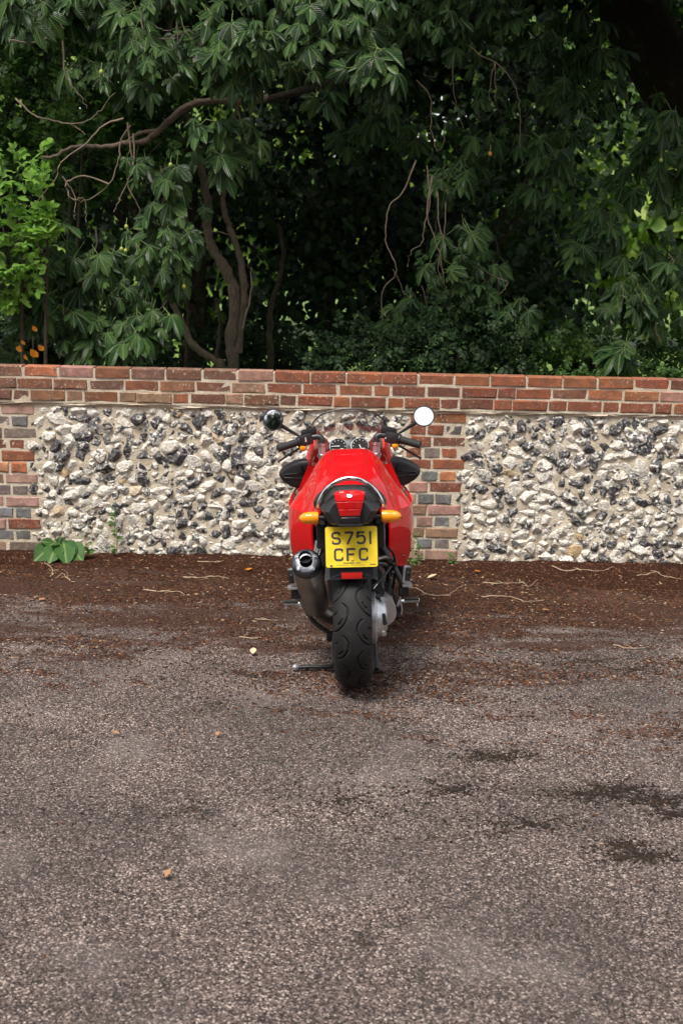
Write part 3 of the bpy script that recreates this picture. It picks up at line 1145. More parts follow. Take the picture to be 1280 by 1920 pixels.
# --- black deflector wings under the bars
def wing(s):
    outl = crom([(.205, .893), (.262, .892), (.322, .872), (.368, .842), (.388, .812), (.372, .778), (.335, .752), (.292, .735), (.255, .748), (.215, .77)], 4)
    c = outl.mean(0)
    m = MB()
    rs = []
    for k, y in ((1.0, 1.21), (1.0, 1.165), (.965, 1.150), (.90, 1.143), (.70, 1.139), (.4, 1.137), (.02, 1.136)):
        q = c + (outl - c) * k
        rs.append([(x * s, y + (abs(x) - .3) * .25, z) for x, z in q])
    m.rings(rs)
    o = part('air_deflector', m, 'blk', sharp=40)
    # raised outline with a recessed slot and a little star-shaped rib
    slot = [(.235, .828), (.345, .815), (.362, .808), (.352, .797), (.235, .795)]
    pts = [(x * s, 1.133 + (x - .3) * .25, z) for x, z in crom(slot, 4)]
    part('rib', MB().tube(pts, .005, 6), 'blkgloss', o)
    part('rib', MB().tube([(.262 * s, 1.124, .862), (.250 * s, 1.122, .828), (.232 * s, 1.119, .808)], [.003, .008, .004], 6), 'blkgloss', o)


wing(-1); wing(1)

# --- cockpit: clocks, clamps, bars
m = MB()
for x in (-.058, .058):
    m.lathe([(.054, -.05), (.056, -.012), (.053, 0), (.047, .003)], (x, 1.17, .957), (0, -.80, .60), 28, False)
m.box((0, 1.205, .945), (.20, .05, .09), Matrix.Rotation(R(-35), 3, 'X'), .3)
pod = part('instrument_pod', m, 'blk')
AX = Vector((0, -.80, .60)).normalized()
UPV = Vector((0, .60, .80)).normalized()
XV = Vector((1, 0, 0))
for gi, x in enumerate((-.058, .058)):
    c = Vector((x, 1.17, .957)) + AX * .004
    d = part('dial', MB().lathe([(.0005, .0), (.046, .0)], c, AX, 32), 'matt_black', pod, smooth=False)
    part('bezel', MB().lathe([(.0445, .0), (.046, .004), (.049, .003), (.050, -.004)], c, AX, 36), 'chrome', pod)
    n = 9
    tm, tr = MB(), MB()
    for k in range(n):
        a = R(-120 + 240 * k / (n - 1))
        dv = XV * math.sin(a) + UPV * math.cos(a)
        tgt = tr if gi == 1 and k > 5 else tm
        tgt.tube([c + AX * .002 + dv * .034, c + AX * .002 + dv * .039], .0017, 4)
    tm.box(c + AX * .002 + XV * .018 - UPV * .018, (.016, .002, .007), Matrix.Rotation(R(-37), 3, 'X'), 0)
    part('numerals', tm, 'white', pod)
    if gi == 1:
        part('numerals', tr, 'redprint', pod)
    a = R(-90) if gi == 0 else R(160)
    dv = XV * math.sin(a) + UPV * math.cos(a)
    part('needle', MB().tube([c + AX * .004 - dv * .006, c + AX * .004 + dv * .033], [.0024, .0012], 5), 'needle', pod)
m = MB().box((0, 1.10, .905), (.30, .09, .03), None, .3)
part('top_yoke', m, 'alu')

for s in (-1, 1):
    x = .146 * s
    m = MB()
    m.tube([(x, 1.05, .90), (x, 1.045, .985)], .019, 16)
    fk = part('fork_top', m, 'alu')
    m = MB()
    m.lathe([(.019, 0), (.025, .002), (.026, .018), (.019, .021)], (x, 1.05, .922), (0, -.04, 1), 18)
    m.lathe([(.019, 0), (.024, .002), (.024, .016), (.001, .019)], (x, 1.046, .985), (0, -.04, 1), 18)
    part('clamp_ring', m, 'chrome', fk)
    m = MB()
    m.tube(crom([(x, 1.045, .998), (x, 1.05, 1.022), (x + .018 * s, 1.055, 1.034), (.200 * s, 1.055, 1.030)], 4), .0165, 12)
    part('bar_clamp', m, 'blk')
    gi_, go = Vector((.262 * s, 1.045, 1.012)), Vector((.378 * s, 1.000, .984))
    m = MB().tube([(.190 * s, 1.058, 1.030), gi_], .0125, 12)
    part('handlebar', m, 'blk')
    # ribbed grip
    m = MB()
    d = (go - gi_)
    pts, rad = [], []
    for k in range(61):
        t = k / 60
        pts.append(gi_ + d * t)
        rad.append((.0185 if k in (0, 60) else .0198 + (.0012 if k % 3 == 0 else 0)) * (1.12 if k < 3 or k > 57 else 1))
    m.tube(pts, rad, 16)
    part('grip', m, 'rubber')
    m = MB()
    q = d.to_track_quat('X', 'Z').to_matrix() if s > 0 else (-d).to_track_quat('X', 'Z').to_matrix()
    m.box(Vector((.232 * s, 1.048, 1.020)), (.074, .054, .060), q, .22)
    m.tube([gi_ - d * .02, gi_ + d * .10], [.029, .029], 16)
    m.tube([gi_ + d * .10, gi_ + d * .14], [.029, .022], 16)
    sw = part('switch_housing', m, 'blk')
    m = MB().box(Vector((.213 * s, 1.062, 1.058)), (.085, .040, .038), Matrix.Rotation(R(18) * s, 3, 'Y'), .25)
    part('reservoir', m, 'blk', sw)
    m = MB().lathe([(.001, .016), (.012, .013), (.018, .004), (.018, -.01)], (.246 * s, 1.028, .978), (0, -.85, -.1), 18)
    part('indicator_switch', m, 'amber', sw)
    m = MB()
    if s < 0:
        m.box(Vector((-.235, 1.022, 1.024)), (.016, .006, .026), Matrix.Rotation(R(-12), 3, 'Y'), .2)
    else:
        for k in range(3):
            m.box(Vector((.196 + .008 * k, 1.034, 1.020 + .008 * k)), (.006, .003, .008), None, .2)
    part('switch_mark', m, 'white', sw)
    # lever
    pts = crom([(.225 * s, 1.085, 1.000), (.262 * s, 1.080, .974), (.325 * s, 1.060, .938), (.372 * s, 1.045, .910), (.383 * s, 1.042, .902)], 4)
    rad = [.008] * (len(pts) - 4) + [.0075, .0085, .010, .009]
    part('lever', MB().tube(pts, rad, 10, flat=.75), 'blk')
    # mirror
    stem = [(.262 * s, 1.06, 1.036), (.300 * s, 1.06, 1.060), (.345 * s, 1.05, 1.090), (.372 * s, 1.05, 1.108)]
    c = Vector((.401 * s, 1.048, 1.131))
    # right one looks up at the cloud, left one is turned outwards to the trees behind
    ax = Vector((-.03, -.92, .37)).normalized() if s > 0 else Vector((-.38, -.90, .245)).normalized()
    m = MB()
    rr = .0575 if s > 0 else .060
    m.lathe([(.001, -.026), (.025, -.024), (.046, -.014), (rr - .001, -.004), (rr, .003), (rr - .002, .006), (rr - .006, .006), (rr - .006, .003)], c, ax, 40)
    mr = part('mirror', m, 'blk')
    part('stem', MB().tube(crom(stem, 3), list(np.linspace(.006, .013, 10)), 10), 'blk', mr)
    part('mirror_glass', MB().lathe([(max(.0005, (rr - .006) * k / 8), .0045 - ((rr - .006) * k / 8) ** 2 / 1.6) for k in range(9)], c, ax, 40), 'mirror', mr, sharp=0)

# --- seat and tail
SEAT = [
    (0.56, [(0, .850), (.05, .848), (.080, .838), (.090, .81), (.06, .79)]),
    (0.42, [(0, .828), (.07, .826), (.115, .815), (.128, .785), (.09, .77)]),
    (0.26, [(0, .832), (.09, .830), (.140, .815), (.152, .785), (.10, .77)]),
    (0.14, [(0, .915), (.10, .912), (.150, .892), (.168, .85), (.12, .82)]),
    (0.02, [(0, .970), (.085, .964), (.138, .936), (.160, .890), (.11, .86)]),
    (-.08, [(0, .990), (.066, .984), (.102, .955), (.118, .912), (.09, .89)]),
    (-.145, [(0, .988), (.058, .982), (.092, .955), (.108, .915), (.085, .90)]),
    (-.165, [(0, .978), (.055, .972), (.090, .948), (.108, .915), (.085, .90)]),
]
part('seat', MB().rings(half_loft(SEAT, 4, 4)), 'seat', sharp=60)
COWL = [
    (0.32, [(0, .80), (.10, .80), (.158, .79), (.162, .775), (.165, .755), (.12, .74), (0, .74)]),
    (0.08, [(0, .88), (.10, .88), (.150, .872), (.156, .858), (.160, .83), (.125, .80), (0, .80)]),
    (-.08, [(0, .925), (.085, .925), (.132, .898), (.136, .886), (.126, .86), (.100, .825), (0, .822)]),
    (-.17, [(0, .955), (.068, .953), (.120, .906), (.124, .894), (.108, .87), (.088, .835), (0, .830)]),
    (-.225, [(0, .956), (.064, .954), (.106, .908), (.109, .896), (.092, .87), (.074, .842), (0, .838)]),
    (-.245, [(0, .950), (.055, .948), (.088, .908), (.090, .896), (.076, .872), (.062, .85), (0, .848)]),
]
part('tail_cowl', MB().rings(half_loft(COWL, 4, 4)), 'blk', sharp=38)
for s in (-1, 1):                                  # red side panel of the tail
    P = [(0.50, .168, .79, .70), (0.30, .176, .815, .72), (0.10, .174, .842, .76), (-.04, .164, .878, .82), (-.10, .152, .880, .862)]
    A = crom(P, 4)
    rs = [[((x - .012) * s, y, z1), (x * s, y, (z1 * .7 + z0 * .3)), (x * s, y, (z1 * .3 + z0 * .7)), ((x - .012) * s, y, z0), ((x - .02) * s, y, z0), ((x - .02) * s, y, z1)] for y, x, z1, z0 in A]
    part('tail_panel', MB().rings(rs), 'red')

# grab rail: a polished flat arch with dark slots
RAIL = crom([(-.146, -.03, .865), (-.143, -.075, .892), (-.130, -.09, .930), (-.100, -.095, .977), (-.050, -.09, 1.011), (.004, -.085, 1.021), (.058, -.09, 1.009), (.107, -.095, .973), (.136, -.09, .925), (.149, -.075, .888), (.152, -.03, .862)], 5)
gr = part('grab_rail', MB().tube(RAIL, .0105, 12), 'chrome')
for a in range(12, 42, 5):
    seg = [Vector(p) + Vector((0, -.0102, .003)) for p in RAIL[a:a + 4]]
    part('slot', MB().tube(seg, .0030, 6), 'matt_black', gr)
for s, p in ((-1, RAIL[4]), (1, RAIL[-5])):
    part('bolt', MB().lathe([(.0005, .012), (.005, .010), (.006, 0)], Vector(p) + Vector((.008 * -s, -.004, .0)), (0, -1, .2), 10), 'chrome', gr)

# tail lamp
def prism(pts, y_front, y_back, tilt=0.0, zc=0.9):
    """Outline in (x,z), bulging slightly, tilt leans the top forward."""
    P = np.array(pts)
    c = P.mean(0)
    m = MB()
    rs = []
    for k, y in ((1.0, y_back), (1.0, y_front + .004), (.97, y_front + .001), (.90, y_front - .001), (.02, y_front - .003)):
        q = c + (P - c) * k
        rs.append([(x, y + (z - zc) * tilt, z) for x, z in q])
    return m.rings(rs)


tl = part('tail_light', prism([(-.0665, .978), (-.03, .985), (.03, .985), (.0665, .978), (.061, .950), (-.061, .950)], -.262, -.20, .30), 'red', sharp=30)
part('lens', prism([(-.0605, .949), (.0605, .949), (.052, .919), (-.052, .919)], -.268, -.21, .22), 'redlens', tl, sharp=30)
part('lens', prism([(-.0518, .918), (.0518, .918), (.044, .890), (-.044, .890)], -.272, -.21, .15), 'redlens', tl, sharp=30)
m = MB().lathe([(.0005, .003), (.011, .0025), (.0125, .001), (.0125, -.002)], (0, -.240, .974), (0, -.8, .6), 24)
em = part('emblem', m, 'chrome', tl)
for k in (0, 2):
    q = [(0, 0)] + [(.0085 * math.cos(R(90 * k + i * 15)), .0085 * math.sin(R(90 * k + i * 15))) for i in range(7)]
    ax = Vector((0, -.8, .6)); upv = Vector((0, .6, .8)); c = Vector((0, -.240, .974)) + ax * .0036
    part('emblem_quarter', MB().add([c + XV * a + upv * b for a, b in q], [tuple(range(8))]), 'emblem_blue', tl, smooth=False)

for s in (-1, 1):
    m = MB().tube([(.06 * s, -.13, .852), (.10 * s, -.12, .851), (.150 * s, -.105, .848)], [.02, .011, .0095], 12)
    st = part('indicator', m, 'blk')
    pts = [(.139 * s, -.105, .848), (.143 * s, -.105, .848), (.160 * s, -.106, .848), (.185 * s, -.107, .848), (.206 * s, -.108, .848), (.220 * s, -.108, .847), (.227 * s, -.108, .847), (.229 * s, -.108, .847)]
    part('lens', MB().tube(pts, [.018, .027, .0285, .028, .0245, .017, .008, .001], 20), 'amber', st, sharp=25)

m = MB().box((0, -.262, .868), (.092, .05, .042), Matrix.Rotation(R(8), 3, 'X'), .2)
pl = part('plate_lamp', m, 'blkgloss')
m = MB().box((0, -.285, .851), (.104, .016, .012), None, .3)
part('lip', m, 'blk', pl)

# number plate, leaning with its foot out
PT = Matrix.Translation((.003, -.205, .735)) @ Matrix.Rotation(R(-11), 4, 'X')
def plate_pt(x, z, y=0.0):
    return PT @ Vector((x, y, z))


def rrect(w_, h_, r, n=5):
    q = []
    for cx, cz, a0 in ((w_ / 2 - r, h_ / 2 - r, 0), (-w_ / 2 + r, h_ / 2 - r, 90), (-w_ / 2 + r, -h_ / 2 + r, 180), (w_ / 2 - r, -h_ / 2 + r, 270)):
        q += [(cx + r * math.cos(R(a0 + 90 * k / n)), cz + r * math.sin(R(a0 + 90 * k / n))) for k in range(n + 1)]
    return q


q = rrect(.2286, .180, .010)
m = MB().rings([[plate_pt(x, z, .003) for x, z in q], [plate_pt(x, z, 0) for x, z in q]])
npl = part('number_plate', m, 'plate', sharp=30)
q2 = rrect(.2336, .185, .011)
m = MB().rings([[plate_pt(x, z, .010) for x, z in q2], [plate_pt(x, z, .0035) for x, z in q2]])
part('backing', m, 'blk', npl)


def strokes(chs, w_):
    """Each path as a flat ribbon of constant width just proud of the plate."""
    m = MB()
    for path in chs:
        P = [Vector((x, z)) for x, z in path]
        L, Rr = [], []
        for i, p in enumerate(P):
            a = (P[i] - P[i - 1]).normalized() if i else (P[1] - P[0]).normalized()
            b = (P[i + 1] - P[i]).normalized() if i < len(P) - 1 else a
            t = (a + b).normalized()
            n_ = Vector((-t.y, t.x)); k = w_ / 2 / max(.5, n_.dot(Vector((-a.y, a.x))))
            L.append(p + n_ * k); Rr.append(p - n_ * k)
        V = [plate_pt(v.x, v.y, -.0009) for v in L + Rr]
        n = len(P)
        m.add(V, [(i, i + 1, n + i + 1, n + i) for i in range(n - 1)])
    return m


def arcp(cx, cz, rx, rz, a0, a1, n=7):
    return [(cx + rx * math.cos(R(a0 + (a1 - a0) * k / n)), cz + rz * math.sin(R(a0 + (a1 - a0) * k / n))) for k in range(n + 1)]


CW, CH, SWD = .034, .048, .0092                    # centre-line box of a character, stroke width
hx, hz = CW / 2, CH / 2
r_ = .011
def ch_C():
    return [[(hx, hz - .009)] + arcp(hx - r_, hz - r_, r_, r_, 10, 90) + arcp(-hx + r_, hz - r_, r_, r_, 90, 180) + arcp(-hx + r_, -hz + r_, r_, r_, 180, 270) + arcp(hx - r_, -hz + r_, r_, r_, 270, 350) + [(hx, -hz + .009)]]
def ch_S():
    k = .0118
    return [[(hx, hz - .008)] + arcp(hx - r_, hz - r_, r_, r_, 15, 90) + arcp(-hx + k, hz - k, k, k, 90, 265) + arcp(hx - k, -hz + k, k, k, 85, -90) + arcp(-hx + r_, -hz + r_, r_, r_, 270, 195) + [(-hx, -hz + .008)]]
def ch_5():
    k = .0135
    return [[(hx - .001, hz), (-hx + .003, hz), (-hx + .001, .004), (-hx + .006, .0065)] + arcp(hx - k, -hz + k + .0035, k, k + .0035, 90, -90, 10) + arcp(-hx + r_, -hz + r_, r_, r_, 270, 200)]
CHARS = {'S': ch_S(), '7': [[(-hx, hz), (hx, hz), (hx, hz - .004), (-.006, -hz - .004)]], '5': ch_5(), '1': [[(0, hz + .0045), (0, -hz - .0045)]],
         'C': ch_C(), 'F': [[(hx, hz), (-hx, hz), (-hx, -hz - .0045)], [(-hx, .0005), (hx - .005, .0005)]]}
rows = [('S751', .0395, (-.067, -.012, .043, .084)), ('CFC', -.0335, (-.0565, -.001, .0535))]
for txt, zz, xs_ in rows:
    for c_, x in zip(txt, xs_):
        part('letter', strokes([[(a + x, b + zz) for a, b in p] for p in CHARS[c_]], SWD), 'letter', npl, smooth=False)
# the maker's small print: too fine to read, two lines of short strokes and a mark at the corner
m = strokes([[(x, -.0715), (x + .0035, -.0715)] for x in np.arange(-.038, .036, .0052) if not -.001 < x - .012 < .004], .0045)
m.V += []
part('small_print', m, 'letter', npl, smooth=False)
m = strokes([[(x, -.0805), (x + .003, -.0805)] for x in np.arange(-.066, .058, .0052) if random.random() < .85], .0022)
part('small_print', m, 'letter', npl, smooth=False)
m = strokes([[(x, -.079), (x + .0036, -.079)] for x in np.arange(.080, .104, .0044)], .0040)
part('small_print', m, 'letter', npl, smooth=False)
for x, z, mt in ((-.039, .058, 'plate'), (.032, .060, 'blk'), (.003, -.0555, 'plate'), (-.091, -.079, 'chrome')):
    part('screw', MB().lathe([(.0005, .006), (.004, .0055), (.0055, .003), (.0055, 0)], plate_pt(x, z), PT.to_3x3() @ Vector((0, -1, 0)), 12), mt, npl)

# mounting below the plate with the reflector
m = MB().box((.001, -.185, .612), (.195, .035, .062), Matrix.Rotation(R(-10), 3, 'X'), .15)
m.box((.0, -.150, .72), (.17, .012, .22), Matrix.Rotation(R(-8), 3, 'X'), .2)
br = part('plate_bracket', m, 'darkmetal')
m = prism([(-.052, .627), (.056, .627), (.050, .588), (-.044, .588)], -.212, -.19, 0)
part('reflector_housing', m, 'blk', br)
m = MB().box((.002, -.216, .606), (.092, .008, .027), None, .15)
part('reflector', m, 'reflector', br)

# inner mudguard over the wheel and the dark frame behind the plate
arc = [[(.118 * math.sin(u), .370 * math.sin(t) * (1 - .05 * abs(math.sin(u))) + .0, .315 + (.372 - .05 * math.sin(u) ** 2) * math.cos(t)) for u in np.linspace(-1.5, 1.5, 9)] for t in np.linspace(-.62, 1.1, 12)]
part('inner_mudguard', MB().rings(arc, False), 'blk')
m = MB()
for s in (-1, 1):
    m.tube([(.125 * s, -.12, .83), (.135 * s, .15, .78), (.13 * s, .45, .74)], .013, 10)
    m.tube([(.125 * s, .02, .80), (.12 * s, .25, .60), (.12 * s, .48, .45)], .012, 10)
    m.box((.128 * s, .0, .755), (.05, .16, .12), None, .2)
part('subframe', m, 'blk')
for k, (a, b) in enumerate((((-.158, .13, .685), (-.173, .13, .600)), ((-.146, .08, .70), (-.165, .08, .62)), ((-.128, .05, .71), (-.150, .05, .63)))):
    part('stay_rod', MB().tube([a, b], .0085 if k == 0 else .0035, 8), 'alu')
# suspension strut with its spring
m = MB()
for k in range(60):
    pass
sp = [(.055 + .028 * math.cos(a), .40 + .028 * math.sin(a), .42 + a / 44 * .30) for a in np.linspace(0, 44, 200)]
part('spring', MB().tube(sp, .0055, 6), 'white')

# --- silencer on the left
A_, B_ = Vector((-.205, -.045, .628)), Vector((-.186, .415, .292))
ax = (A_ - B_).normalized()
LEN = (A_ - B_).length
m = MB().lathe([(.060, 0), (.067, .006), (.0685, .02), (.0685, LEN - .03), (.0665, LEN - .016)], B_, ax, 40)
sil = part('silencer', m, 'steel')
m = MB().lathe([(.0665, -.018), (.0675, -.010), (.066, -.002), (.060, .006), (.050, .010), (.030, .011)], A_, ax, 40)
part('end_cap', m, 'capmetal', sil)
upv = (Vector((0, 0, 1)) - ax * ax.z).normalized()
oc = A_ + upv * .018 + Vector((-.004, 0, 0))
m = MB().lathe([(.029, -.02), (.030, .012), (.0315, .022), (.0295, .024), (.0265, .022), (.0255, -.02)], oc, ax, 28)
part('outlet', m, 'darkmetal', sil)
part('outlet_bore', MB().lathe([(.0262, .016), (.0262, -.012), (.0005, -.012)], oc, ax, 24), 'matt_black', sil)
xv = ax.cross(upv)
for ang in (28, 152, 228, 312):
    p = A_ + (xv * math.cos(R(ang)) * -1 + upv * math.sin(R(ang))) * .047
    part('bolt', MB().lathe([(.0115, .006), (.0105, .0125), (.0085, .0128), (.0080, .009), (.0045, .009), (.0045, .0125), (.0005, .013)], p, ax, 16), 'capmetal', sil)
m = MB().lathe([(.0695, 0), (.0705, .002), (.0705, .010), (.0695, .012)], A_ - ax * .034, ax, 40)
part('band', m, 'capmetal', sil)
pth = crom([B_ + ax * .01, B_ - ax * .04, B_ - ax * .09 + Vector((.02, 0, -.005)), (-.115, .52, .195), (-.05, .56, .185), (.0, .66, .19), (0, .9, .20)], 5)
part('exhaust_pipe', MB().tube(pth, [.060, .058, .054, .050, .047, .044] + [.041] * (len(pth) - 6), 18), 'steel')
m = MB().tube(crom([(-.262, .50, .30), (-.21, .47, .20), (-.13, .45, .135), (-.07, .44, .12)], 3), .011, 8)
m.box((-.11, .44, .115), (.05, .05, .05), None, .25)
part('stand_bracket', m, 'blk')

# --- final drive and swing arm on the right
m = MB().lathe([(.030, .078), (.108, .080), (.120, .086), (.121, .104), (.112, .110), (.094, .114), (.088, .130), (.078, .148), (.055, .160), (.001, .163)], (0, .0, .345), (1, 0, 0), 40)
m.tube(crom([(.128, .03, .36), (.132, .12, .372), (.132, .22, .385)], 3), list(np.linspace(.078, .052, 7)), 20)
fd = part('final_drive', m, 'alu')
m = MB()
for k in range(4):
    m.lathe([(.060, 0), (.068 - .002 * k, .008), (.060, .016)], (.132, .205 + .016 * k, .386), (0, 1, .05), 24)
part('gaiter', m, 'rubber', fd)
m = MB().lathe([(.086, .0), (.092, .004), (.092, .012), (.085, .016)], (.112, .03, .36), (1, .25, .1), 30)
part('seal_ring', m, 'rubber', fd)
part('filler_plug', MB().lathe([(.0005, .012), (.012, .012), (.013, 0)], (.118, -.055, .455), (.2, -.5, .85), 12), 'blk', fd)
part('drain_plug', MB().lathe([(.0005, .010), (.013, .009), (.016, 0)], (.140, -.060, .285), (.6, -.75, -.2), 8), 'chrome', fd)
part('sensor', MB().tube([(.143, -.075, .385), (.147, -.080, .355), (.149, -.078, .335)], [.007, .009, .012], 10), 'blk', fd)
m = MB().tube([(.132, .26, .39), (.128, .40, .395), (.11, .56, .40)], [.056, .054, .06], 18)
m.tube([(.118, .02, .46), (.122, .16, .50), (.12, .34, .50)], [.034, .028, .02], 12)
part('swing_arm', m, 'darkmetal')
part('torque_arm', MB().tube([(.155, .06, .30), (.155, .52, .33)], .012, 10), 'blk')
# brake caliper, hoses and cables
m = MB().box((.168, .16, .40), (.03, .10, .08), Matrix.Rotation(R(20), 3, 'X'), .25)
m.box((.172, .24, .30), (.035, .05, .12), Matrix.Rotation(R(-15), 3, 'X'), .25)
part('caliper', m, 'blk')
for pts, r, mt in (([(.10, .02, .60), (.14, .06, .585), (.165, .16, .55), (.175, .25, .50), (.17, .30, .40)], .010, 'darkmetal'),
                   ([(.08, .0, .625), (.125, .04, .615), (.16, .12, .60), (.185, .2, .555)], .009, 'steel'),
                   ([(.095, -.02, .50), (.14, .02, .525), (.185, .10, .56)], .0055, 'blk'),
                   ([(.10, -.025, .492), (.165, .06, .545)], .003, 'chrome'),
                   ([(.20, .22, .56), (.205, .28, .46), (.20, .36, .36), (.215, .42, .28)], .0065, 'rubber'),
                   ([(.18, .12, .64), (.20, .18, .60), (.21, .25, .52), (.205, .30, .42)], .006, 'rubber'),
                   ([(-.10, .10, .64), (-.12, .14, .56), (-.10, .22, .48)], .008, 'rubber')):
    part('hose', MB().tube(crom(pts, 5) if len(pts) > 2 else pts, r, 8), mt)
m = MB()
for p in ((.19, .14, .585), (.200, .2, .545), (.195, .18, .51), (.185, .2, .47)):
    m.lathe([(.001, .008), (.008, .006), (.009, -.01)], p, (.2, -.9, .3), 8)
part('cable_joint', m, 'darkmetal')

# --- foot rests
for s in (-1, 1):
    # pillion rest, folded up against its hanger
    x = .283 * s if s < 0 else .262
    m = MB().box((x, .21, .490), (.038, .030, .088), Matrix.Rotation(R(6) * s, 3, 'Y'), .35)
    m.box((x + .002 * s, .21, .438), (.048, .040, .014), None, .3)
    pp = part('pillion_footrest', m, 'alu')
    part('rubber_pad', MB().box((x + .006 * s, .190, .497), (.026, .012, .066), Matrix.Rotation(R(6) * s, 3, 'Y'), .3), 'darkmetal', pp)
    part('pin', MB().lathe([(.0005, .006), (.004, .005), (.005, 0)], (x + .006 * s, .184, .508), (0, -1, 0), 8), 'chrome', pp)
    m = MB().tube([(.14 * s, .30, .62), (.20 * s, .26, .52), (x * .94, .22, .43)], [.02, .017, .014], 10)
    m.box((x * .95, .25, .40), (.05, .08, .05), None, .25)
    part('footrest_hanger', m, 'blk')
    # rider's rest
    xi, xo = (.242, .336) if s > 0 else (.262, .346)
    m = MB().tube([(xi * s, .50, .268), ((xi + .03) * s, .50, .272), (xo * s, .50, .274)], [.012, .010, .012], 10)
    m.tube([((xo - .012) * s, .50, .268), ((xo - .010) * s, .495, .246)], [.006, .0045], 8)
    m.box(((xi - .012) * s, .50, .262), (.035, .03, .035), None, .25)
    rr_ = part('rider_footrest', m, 'alu')
    part('rubber_pad', MB().box(((xi + xo) / 2 * s + .008 * s, .50, .283), (.075, .030, .012), None, .3), 'rubber', rr_)
    m = MB().tube([((xi - .02) * s, .50, .265), ((xi - .05) * s, .47, .34), (.17 * s, .46, .43)], [.014, .018, .02], 10)
    part('footrest_plate', m, 'blk')
part('gear_lever', MB().tube([(-.245, .46, .262), (-.285, .55, .31), (-.305, .62, .335)], [.007, .006, .011], 8), 'blk')
m = MB().tube([(.215, .50, .30), (.228, .50, .24), (.225, .49, .195)], [.012, .010, .014], 8)
m.box((.232, .50, .225), (.02, .03, .10), Matrix.Rotation(R(18), 3, 'Y'), .3)
part('brake_pedal', m, 'blk')
part('pedal_spring', MB().tube([(.238, .49, .30), (.248, .48, .235), (.244, .48, .205)], .004, 6), 'alu')

# --- engine: boxer cylinders under the fairing
m = MB().box((0, .86, .40), (.26, .42, .34), None, .12)
m.box((0, .60, .42), (.20, .16, .26), None, .15)
part('engine_block', m, 'darkmetal')
for s in (-1, 1):
    m = MB()
    for k in range(7):
        m.lathe([(.055, -.004), (.082, -.004), (.082, .004), (.055, .004)], ((.14 + .014 * k) * s, .95, .36), (1, 0, 0), 20)
    m.tube([(.12 * s, .95, .36), (.25 * s, .95, .36)], .058, 20)
    m.box((.268 * s, .95, .36), (.045, .17, .13), None, .3)
    part('cylinder', m, 'darkmetal')
m = MB().box((0, .62, .30), (.12, .20, .16), None, .3)
m.box((.10, .48, .60), (.14, .10, .16), None, .2)
m.box((-.09, .44, .60), (.12, .14, .22), None, .2)
part('gearbox', m, 'darkmetal')
part('air_box', MB().box((0, .50, .715), (.24, .26, .10), None, .2), 'blk')

# --- centre stand: legs behind the wheel, foot lever reaching out to the left
m = MB()
m.tube(crom([(-.085, .50, .22), (-.098, .34, .10), (-.102, .255, .032), (-.14, .235, .026), (-.21, .228, .030), (-.268, .225, .030)], 4), .0105, 10)
m.tube([(.090, .50, .22), (.104, .34, .10), (.110, .245, .006)], .0115, 10)
m.tube([(-.085, .44, .17), (.090, .44, .17)], .011, 8)
m.box((.114, .235, -.001), (.055, .05, .008), None, .2)
m.box((-.108, .245, .012), (.045, .05, .010), None, .2)
cs = part('centre_stand', m, 'darkmetal')
part('foot_knob', MB().lathe([(.0005, .018), (.010, .016), (.017, .006), (.0175, -.006), (.012, -.018), (.0005, -.022)], (-.284, .224, .030), (-.6, -.75, .1), 18), 'alu', cs)

# ================================================================== vegetation
def frames(d, n):
    """Rotation matrices whose columns are side, main axis d, normal (n made square to d)."""
    d = d / np.linalg.norm(d, axis=1, keepdims=True)
    n = n - d * (n * d).sum(1, keepdims=True)
    n = n / np.maximum(np.linalg.norm(n, axis=1, keepdims=True), 1e-6)
    return np.stack([np.cross(d, n), d, n], -1)


def scatter(T, pos, Rm, sc):
    """T = (V, F, uv, fm): copies of a leaf template as one set of arrays."""
    V, F, uv, fm = T
    n, k = len(pos), len(V)
    W = np.einsum('nij,kj->nki', Rm, V) * sc[:, None, None] + pos[:, None, :]
    G = F[None] + (np.arange(n) * k)[:, None, None]
    return W.reshape(-1, 3), G.reshape(-1, F.shape[1]), np.tile(uv, (n, 1)), np.tile(fm, n)


def join_parts(P):
    b, Vs, Fs, Us, Ms = 0, [], [], [], []
    for V, F, U, Mi in P:
        Vs.append(V); Fs.append(F + b); Us.append(U); Ms.append(Mi); b += len(V)
    return np.vstack(Vs), np.vstack(Fs), np.vstack(Us), np.concatenate(Ms)


def leaflet(L, W, st, fold=0.25, droop=0.35, ang=0.0, tip=0.72, twist=0.0, org=(0, 0, 0), ruffle=0.0):
    """One blade along +y from org, turned by ang in its plane; triangles only."""
    V, U, F = [], [], []
    for i, t in enumerate(st):
        wd = W * (math.sin(math.pi * min(1, (t / tip) ** 1.1) / 2) if t < tip else max(0.0, math.cos(math.pi / 2 * ((t - tip) / (1 - tip)) ** 1.25)))
        z = -droop * L * t * t
        for k in (-1, 0, 1):
            V.append((k * wd, L * t, z + (abs(k) * wd * fold) + twist * k * wd * t + (ruffle * W * math.sin(t * 23 + k) if k else 0)))
            U.append((0.5 + 0.5 * k * (wd / W if W else 0), t))
    for i in range(len(st) - 1):
        a = i * 3
        for k in (0, 1):
            F += [(a + k, a + k + 1, a + k + 4), (a + k, a + k + 4, a + k + 3)]
    V = np.array(V)
    c, s = math.cos(ang), math.sin(ang)
    V = np.stack([V[:, 0] * c + V[:, 1] * s, -V[:, 0] * s + V[:, 1] * c, V[:, 2]], 1) + np.array(org)
    return V, np.array(F), np.array(U), np.zeros(len(F), int)


